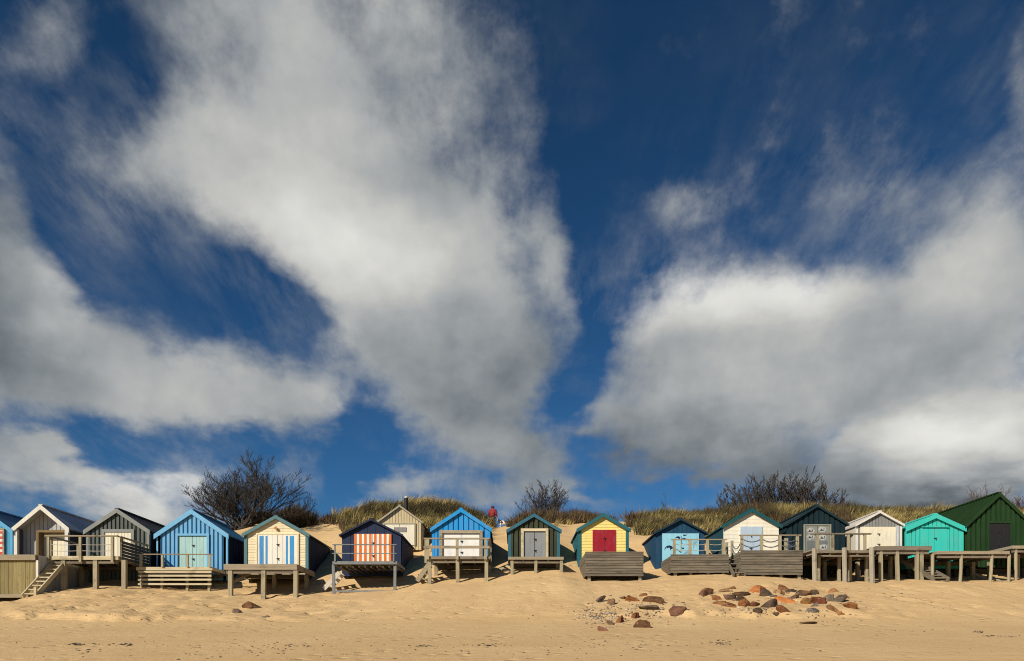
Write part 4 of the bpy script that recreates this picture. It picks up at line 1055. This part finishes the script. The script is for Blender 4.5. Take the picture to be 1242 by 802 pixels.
# ------------------------------------------------------------------ dune grass and scrub
def leafmat(name, rough=.75, trans=.15):
    m, nt, b = newmat(name); at = nt.nodes.new('ShaderNodeAttribute'); at.attribute_name = 'tone'
    nt.links.new(at.outputs['Color'], b.inputs['Base Color']); b.inputs['Roughness'].default_value = rough
    b.inputs['Specular IOR Level'].default_value = .2
    return m
def blades(name, X, D, L, width, lean, spread, cols, mat, droop=.5):
    n = len(X); Z = gz(X, D)-.03
    az = RNG.uniform(0, 2*np.pi, n); tilt = np.abs(RNG.normal(0, spread, n))
    dx = np.cos(az)*tilt+lean; dy = np.sin(az)*tilt*.8-.05
    dv = np.stack([dx, dy, np.ones(n)], -1); dv /= np.linalg.norm(dv, axis=1)[:, None]
    pw = RNG.uniform(0, np.pi, n); sd_ = np.stack([np.cos(pw), np.sin(pw)*.6, np.zeros(n)], -1)*width[:, None]
    P0 = np.stack([X, D, Z], -1); P1 = P0+dv*(L*.55)[:, None]
    d2 = dv.copy(); d2[:, 2] -= droop*(.3+tilt); d2[:, 0] += lean*.8; d2 /= np.linalg.norm(d2, axis=1)[:, None]
    P2 = P1+d2*(L*.45)[:, None]
    V = np.stack([P0-sd_, P0+sd_, P1-sd_*.8, P1+sd_*.8, P2], 1).reshape(-1, 3)
    b = np.arange(n)[:, None]*5
    o = mesh_np(name, V, [b+np.array([[0,1,3,2]]), b+np.array([[2,3,4]])], mat, colors=np.repeat(cols, 5, 0))
    o['kind'] = 'stuff'; return o
LOW_PX = [200,300,330,345,378,390,425,450,500,590,600,606,616,625,690,755,765,780,800,830,900,1160,1300]
LOW_PY = [640,640,640,640,640,634,648,662,668,655,640,634,637,638,635,632,637,649,646,658,668,668,668]
def vegmask(X, D, soft=9):
    px = CX+F*X/D; py = HY-(gz(X, D)-EYE)*F/D
    low = np.interp(px, LOW_PX, LOW_PY)+(fbm(X*.9, D*.9, 77, 3)-.45)*soft*2.4
    return px, py, py < low
def candidates(n, d0=33.5, d1=49):
    D = RNG.uniform(d0, d1, n)**1.0; px = RNG.uniform(215, 1300, n); X = (px-CX)*D/F
    return X, D
# marram grass in tussocks
X, D = candidates(17000)
px, py, ok = vegmask(X, D)
grassy = np.interp(px, [215,378,395,430,572,590,602,612,640,755,768,1300], [0,0,.1,1,1,.12,.05,.4,.15,.12,1,1])
big = fbm(X*.32+9, D*.32, 63, 3); fleck = vnoise(X*.9, D*.9, 61)
bare = sst(.50, .60, fbm(X*.55+31, D*.8, 71, 3))
keep = ok & (RNG.uniform(0, 1, len(X)) < grassy*(.12+.88*sst(.34, .56, fleck))*(1-.93*bare))
X, D, big = X[keep][:5200], D[keep][:5200], big[keep][:5200]
nt_ = len(X); tone = np.clip(RNG.normal(.5, .22, nt_)+(big-.47)*3.0+(vnoise(X*1.7, D*1.7, 88)-.5)*.7, 0, 1); size = RNG.uniform(.5, 1.1, nt_)*(.15+1.8*fbm(X*.5, D*.5, 85, 3))
nb = 34
Xb = np.repeat(X, nb); Db = np.repeat(D, nb); n = len(Xb)
ox, oy = RNG.normal(0, .085, n), RNG.normal(0, .085, n)
t = np.clip(np.repeat(tone, nb)+RNG.normal(0, .13, n), 0, 1)[:, None]
straw, olive, brown = np.array((.47,.345,.125)), np.array((.17,.142,.046)), np.array((.05,.037,.017))
col = np.where(t > .5, olive+(straw-olive)*(t-.5)*2, brown+(olive-brown)*t*2)*RNG.uniform(.75, 1.2, (n, 1))
L = RNG.uniform(.36, .76, n)*np.repeat(size, nb)
leanv = .30+.3*(vnoise(Xb*.4, Db*.4, 66)-.5)+ox*1.6
blades('dune_grass', Xb+ox, Db+oy, L, RNG.uniform(.009, .019, n), leanv, .22, col, leafmat('marram'))
# low dark scrub
X, D = candidates(420000, 34, 47)
px, py, ok = vegmask(X, D, 6)
big = fbm(X*.45+2, D*.45, 91, 3); cl_ = vnoise(X*1.2, D*1.2, 92)
scr = np.interp(px, [215,285,300,345,378,392,420,440,500,588,604,609,750,765,790,820,835,860,890,1030,1060,1140,1180,1300], [0,.3,1,1,.9,.9,.6,.35,.45,.12,.2,1,.95,.9,.3,.6,.65,.6,1,.9,.55,.55,.8,.9])
crest = np.interp(D, [34,38,41,42.5,46], [.55,.65,.9,1,.7])
keep = ok & (RNG.uniform(0, 1, len(X)) < scr*crest*sst(.34, .55, big*.5+cl_*.5)*.6)
X, D, px, cl_ = X[keep][:95000], D[keep][:95000], px[keep][:95000], cl_[keep][:95000]
n = len(X); t = np.clip(RNG.normal(.45, .25, n), 0, 1)[:, None]
col = np.array((.045,.032,.022))+(np.array((.13,.095,.04))-np.array((.045,.032,.022)))*t
col = np.where(RNG.uniform(0, 1, (n, 1)) < .12, np.array((.16,.075,.035)), col)
L = RNG.uniform(.3, .75, n)*(.5+.9*cl_)*(.55+.8*vnoise(X*.55, D*.3, 95))*np.interp(px, [280,345,380,430,450,590,612,760,790,880,900,1030,1050,1300], [1,1.25,1,1,.6,.6,1,1,.6,.8,1.1,1.1,.6,.7])
blades('dune_scrub', X, D, L, RNG.uniform(.012, .026, n), (.12+.3*(vnoise(X*.8, D*.8, 97)-.5)), .85, col, leafmat('scrub'), droop=.1)

# ------------------------------------------------------------------ bare trees and shrubs
bark = plain('bark', (.045,.038,.031), .9); bark2 = plain('twig_bark', (.058,.047,.04), .9); barkr = plain('red_twig_bark', (.13,.075,.055), .9)
def bare_tree(name, label, cat, px, py, D, reach, nst, r0, seed, mat, mat2, group=None, levels=3, fan=(-68, 62), base_spread=.35, sub=5, twig=.009, dome=None, wob=.16, up=.07, kid=(.34, .55)):
    rg = random.Random(seed)
    x = WX(px, D); z = gz1(x, D)-.1
    root = thing(name, label, cat, (x, D, z), group)
    T, B = MB(), MB()
    def grow(p, d, L, r, lev):
        nseg = 7 if lev == 0 else (5 if lev == 1 else 3)
        pts = [p.copy()]; ds = []
        d = d.copy()
        for i in range(nseg):
            d += np.array([rg.gauss(0, wob), rg.gauss(0, wob), rg.gauss(0, wob*.5)+up]); d /= np.linalg.norm(d)
            pts.append(pts[-1]+d*L/nseg); ds.append(d.copy())
        tip = max(twig*.55, r*.28)
        rad = [r+(tip-r)*i/nseg for i in range(nseg+1)]
        (T if lev == 0 else B).tube(pts, rad, 6 if lev == 0 else (4 if lev == 1 else 3), cap=False)
        if lev >= levels: return
        kids = sub[lev] if isinstance(sub, tuple) else (sub+2 if lev == 0 else sub)
        for k in range(kids):
            t = .22+.78*(k+rg.random())/kids; i = min(nseg-1, int(t*nseg)); f = t*nseg-i
            q = pts[i]+(pts[i+1]-pts[i])*min(1, f)
            a = rg.uniform(0, 2*math.pi); side = np.array([math.cos(a), math.sin(a)*.8, rg.uniform(-.1, .5)])
            nd = ds[i]*.85+side*rg.uniform(.45, .85); nd /= np.linalg.norm(nd)
            grow(q, nd, L*(1-t*.45)*rg.uniform(*kid), max(twig, rad[i]*.5), lev+1)
    for k in range(nst):
        th = R(fan[0]+(fan[1]-fan[0])*(k+.5)/nst+rg.uniform(-5, 5)); ph = rg.uniform(-.35, .35)
        d = np.array([math.sin(th), ph, math.cos(th)]); d /= np.linalg.norm(d)
        Lr = reach(math.degrees(th))*rg.uniform(.72, 1.0)*.72
        grow(np.array([rg.uniform(-base_spread, base_spread), rg.uniform(-.3, .3), 0.]), d, Lr, r0*rg.uniform(.65, 1.1), 0)
    T.build('trunk', mat, root); B.build('crown', mat2, root)
    return root
bare_tree('bare_tree', 'large bare wind-bent tree behind the light blue and cream huts', 'tree', 297, 650, 38, lambda a: np.interp(a, [-75,-50,-20,0,20,45,70], [3.9,3.9,4.0,4.2,4.5,4.7,4.1]), 27, .06, 5, bark, bark, levels=3, sub=(8, 7, 4), fan=(-78, 72), base_spread=.6, twig=.0095, up=.05, wob=.2, kid=(.42, .7))
bare_tree('bare_shrub', 'bare fan-shaped shrub on the dune crest behind the narrow grey door hut', 'shrub', 662, 634, 44.2, lambda a: np.interp(a, [-60,-25,0,25,60], [2.6,3.1,3.3,3.5,2.7]), 28, .022, 11, bark2, bark2, levels=3, sub=5, fan=(-52, 52), base_spread=.35, twig=.008, wob=.1)
SH = [(897, 617, 1.9, 'lowest bare shrub at the left end of the thicket behind the white hut', 8), (922, 616, 2.9, 'bare shrub second from the left in the thicket behind the white hut', 11), (946, 616, 3.6, 'tallest bare shrub in the middle of the thicket above the dark blue hut', 13), (975, 618, 2.9, 'bare shrub right of the tallest one above the dark blue hut roof', 11), (1005, 620, 2.1, 'thin bare shrub at the right end of the thicket left of the small grey hut', 9)]
for i, (px_, py_, rr, lab, ns) in enumerate(SH):
    bare_tree('bare_shrub', lab, 'shrub', px_, py_, 43.6+.5*(i % 2), lambda a, rr=rr: rr*1.12*(1-.25*abs(a)/60), int(ns*1.9), .028, 40+i, bark2, bark2, 'bare shrubs in the thicket on the dune crest', levels=3, sub=5, fan=(-55, 50), base_spread=.9, twig=.012, wob=.13)
bare_tree('bare_shrub', 'few thin bare twigs sticking out of the grass above the mural hut', 'shrub', 815, 617, 43.5, lambda a: 1.9, 3, .012, 61, bark2, bark2, levels=2, sub=3, fan=(-30, 15), base_spread=.4, twig=.006)
bare_tree('bare_shrub', 'reddish bare shrub at the right picture edge beside the big green hut', 'shrub', 1240, 614, 42, lambda a: 1.5, 18, .016, 63, barkr, barkr, levels=3, sub=4, fan=(-45, 45), base_spread=.9, twig=.009)
bare_tree('bare_shrub', 'bare twigs just showing over the ridge of the big green hut', 'shrub', 1190, 616, 43, lambda a: 2.4, 12, .016, 64, barkr, barkr, levels=2, sub=4, fan=(-40, 40), base_spread=1.2, twig=.008)
bare_tree('bare_shrub', 'sparse short twigs in the dune grass behind the turquoise hut', 'shrub', 1112, 618, 43, lambda a: 1.2, 7, .014, 65, bark2, bark2, levels=2, sub=3, fan=(-35, 35), base_spread=.8, twig=.007)

# ------------------------------------------------------------------ person and dog on the dune path
def skin(name, verts, edges, radii, mat, parent=None, sub=2, loc=(0,0,0)):
    me = bpy.data.meshes.new(name); me.from_pydata(verts, edges, []); me.update()
    o = bpy.data.objects.new(name, me); C.objects.link(o); o.location = loc
    o.modifiers.new('skin', 'SKIN'); sk = me.skin_vertices[0] if me.skin_vertices else None
    if sk is None:
        bm = bmesh.new(); bm.from_mesh(me); bm.verts.layers.skin.verify(); bm.to_mesh(me); bm.free(); sk = me.skin_vertices[0]
    for i, r in enumerate(radii): sk.data[i].radius = (r, r) if not isinstance(r, tuple) else r
    sk.data[0].use_root = True
    s = o.modifiers.new('sub', 'SUBSURF'); s.levels = sub; s.render_levels = sub
    me.materials.append(mat)
    if parent: o.parent = parent
    return o
Dp = 52.0; xp = WX(597.5, Dp); zp = gz1(xp, Dp); 
zfeet = WZ(647, Dp)
fit = max(zp, zfeet-.3)
skinm = plain('skin', (.42,.26,.19), .6); trous = plain('olive_trousers', (.07,.075,.04), .85)
body = skin('person', [(0,0,.95),(0,.01,1.2),(0,.02,1.40),(0,.0,1.50),(0,-.01,1.60),(0,-.01,1.70),
    (-.10,0,.90),(-.11,-.05,.48),(-.11,.05,.08),(-.12,-.10,.03),(.10,0,.90),(.11,.10,.48),(.11,.16,.09),(.12,.02,.03),
    (-.20,.02,1.38),(-.27,.04,1.12),(-.27,-.06,.92),(-.26,-.10,.84),(.20,.02,1.38),(.27,.0,1.12),(.27,-.10,.93),(.26,-.14,.85)],
    [(0,1),(1,2),(2,3),(3,4),(4,5),(0,6),(6,7),(7,8),(8,9),(0,10),(10,11),(11,12),(12,13),(2,14),(14,15),(15,16),(16,17),(2,18),(18,19),(19,20),(20,21)],
    [.14,.13,.13,.055,.085,.075,.085,.06,.045,.04,.085,.06,.045,.04,.06,.045,.035,.03,.06,.045,.035,.03], skinm, loc=(xp, Dp, fit))
tag(body, 'person in a red jacket with the hood up walking on the dune crest', 'person')
skin('jacket', [(0,.0,.86),(0,.01,1.12),(0,.02,1.38),(0,.02,1.47),(-.215,.02,1.38),(-.29,.04,1.12),(-.29,-.06,.94),(.215,.02,1.38),(.29,.0,1.12),(.29,-.10,.95)],
    [(0,1),(1,2),(2,3),(2,4),(4,5),(5,6),(2,7),(7,8),(8,9)], [(.24,.19),(.225,.18),(.19,.16),.09,.095,.075,.06,.095,.075,.06], plain('red_jacket', (.22,.008,.018), .8), body)
skin('trousers', [(0,0,.90),(-.11,0,.82),(-.12,-.05,.48),(-.12,.05,.12),(.11,0,.82),(.12,.10,.48),(.12,.16,.13)], [(0,1),(1,2),(2,3),(0,4),(4,5),(5,6)], [.15,.11,.08,.065,.11,.08,.065], trous, body)
skin('hood', [(0,-.0,1.46),(0,.0,1.60),(0,.0,1.70)], [(0,1),(1,2)], [.13,.125,.10], plain('dark_red_hood', (.075,.008,.014), .85), body)
body.rotation_euler = (0, 0, R(160))
for sx_ in (-1, 1):
    MB().box(sx_*.035-.012, sx_*.035+.012, -.135, -.118, 1.635, 1.655).build('eye', P['black_metal'], body)
Dd = 43.4; xd = WX(610.5, Dd)
dm_ = bpy.data.materials.new('dog_coat'); 
def dogmat():
    m, nt, b = newmat('spotted_coat'); tc = nt.nodes.new('ShaderNodeTexCoord')
    n = noise_(nt, tc.outputs['Object'], 7, 1, .4)
    nt.links.new(mixc(nt, mrange(nt, n, .47, .50), (.80,.77,.70), (.03,.027,.025)), b.inputs['Base Color']); b.inputs['Roughness'].default_value = .85
    return m
bpy.data.materials.remove(dm_)
dog = skin('dog', [(.0,0,.29),(-.13,0,.30),(-.20,0,.33),(-.26,0,.42),(-.29,0,.45),(-.36,0,.43),(.14,0,.30),(.20,0,.31),(.27,0,.37),(.30,0,.44),
    (-.15,.06,.22),(-.16,.06,.12),(-.16,.06,.02),(-.15,-.06,.22),(-.19,-.06,.12),(-.17,-.06,.02),(.15,.06,.22),(.20,.06,.12),(.17,.06,.02),(.15,-.06,.22),(.22,-.06,.13),(.19,-.06,.02)],
    [(0,1),(1,2),(2,3),(3,4),(4,5),(0,6),(6,7),(7,8),(8,9),(1,10),(10,11),(11,12),(1,13),(13,14),(14,15),(6,16),(16,17),(17,18),(6,19),(19,20),(20,21)],
    [.12,.13,.11,.075,.085,.04,.12,.075,.025,.016,.055,.036,.03,.055,.036,.03,.06,.036,.03,.06,.036,.03], dogmat(), loc=(xd, Dd, gz1(xd, Dd)))
tag(dog, 'small white dog with dark patches on the sandy path by the dune crest', 'dog')
for sy in (-1, 1):
    MB().prism([(-.285, .49), (-.255, .42), (-.235, .43)], sy*.05-.012, sy*.05+.012).build('ear', P['black_metal'], dog)
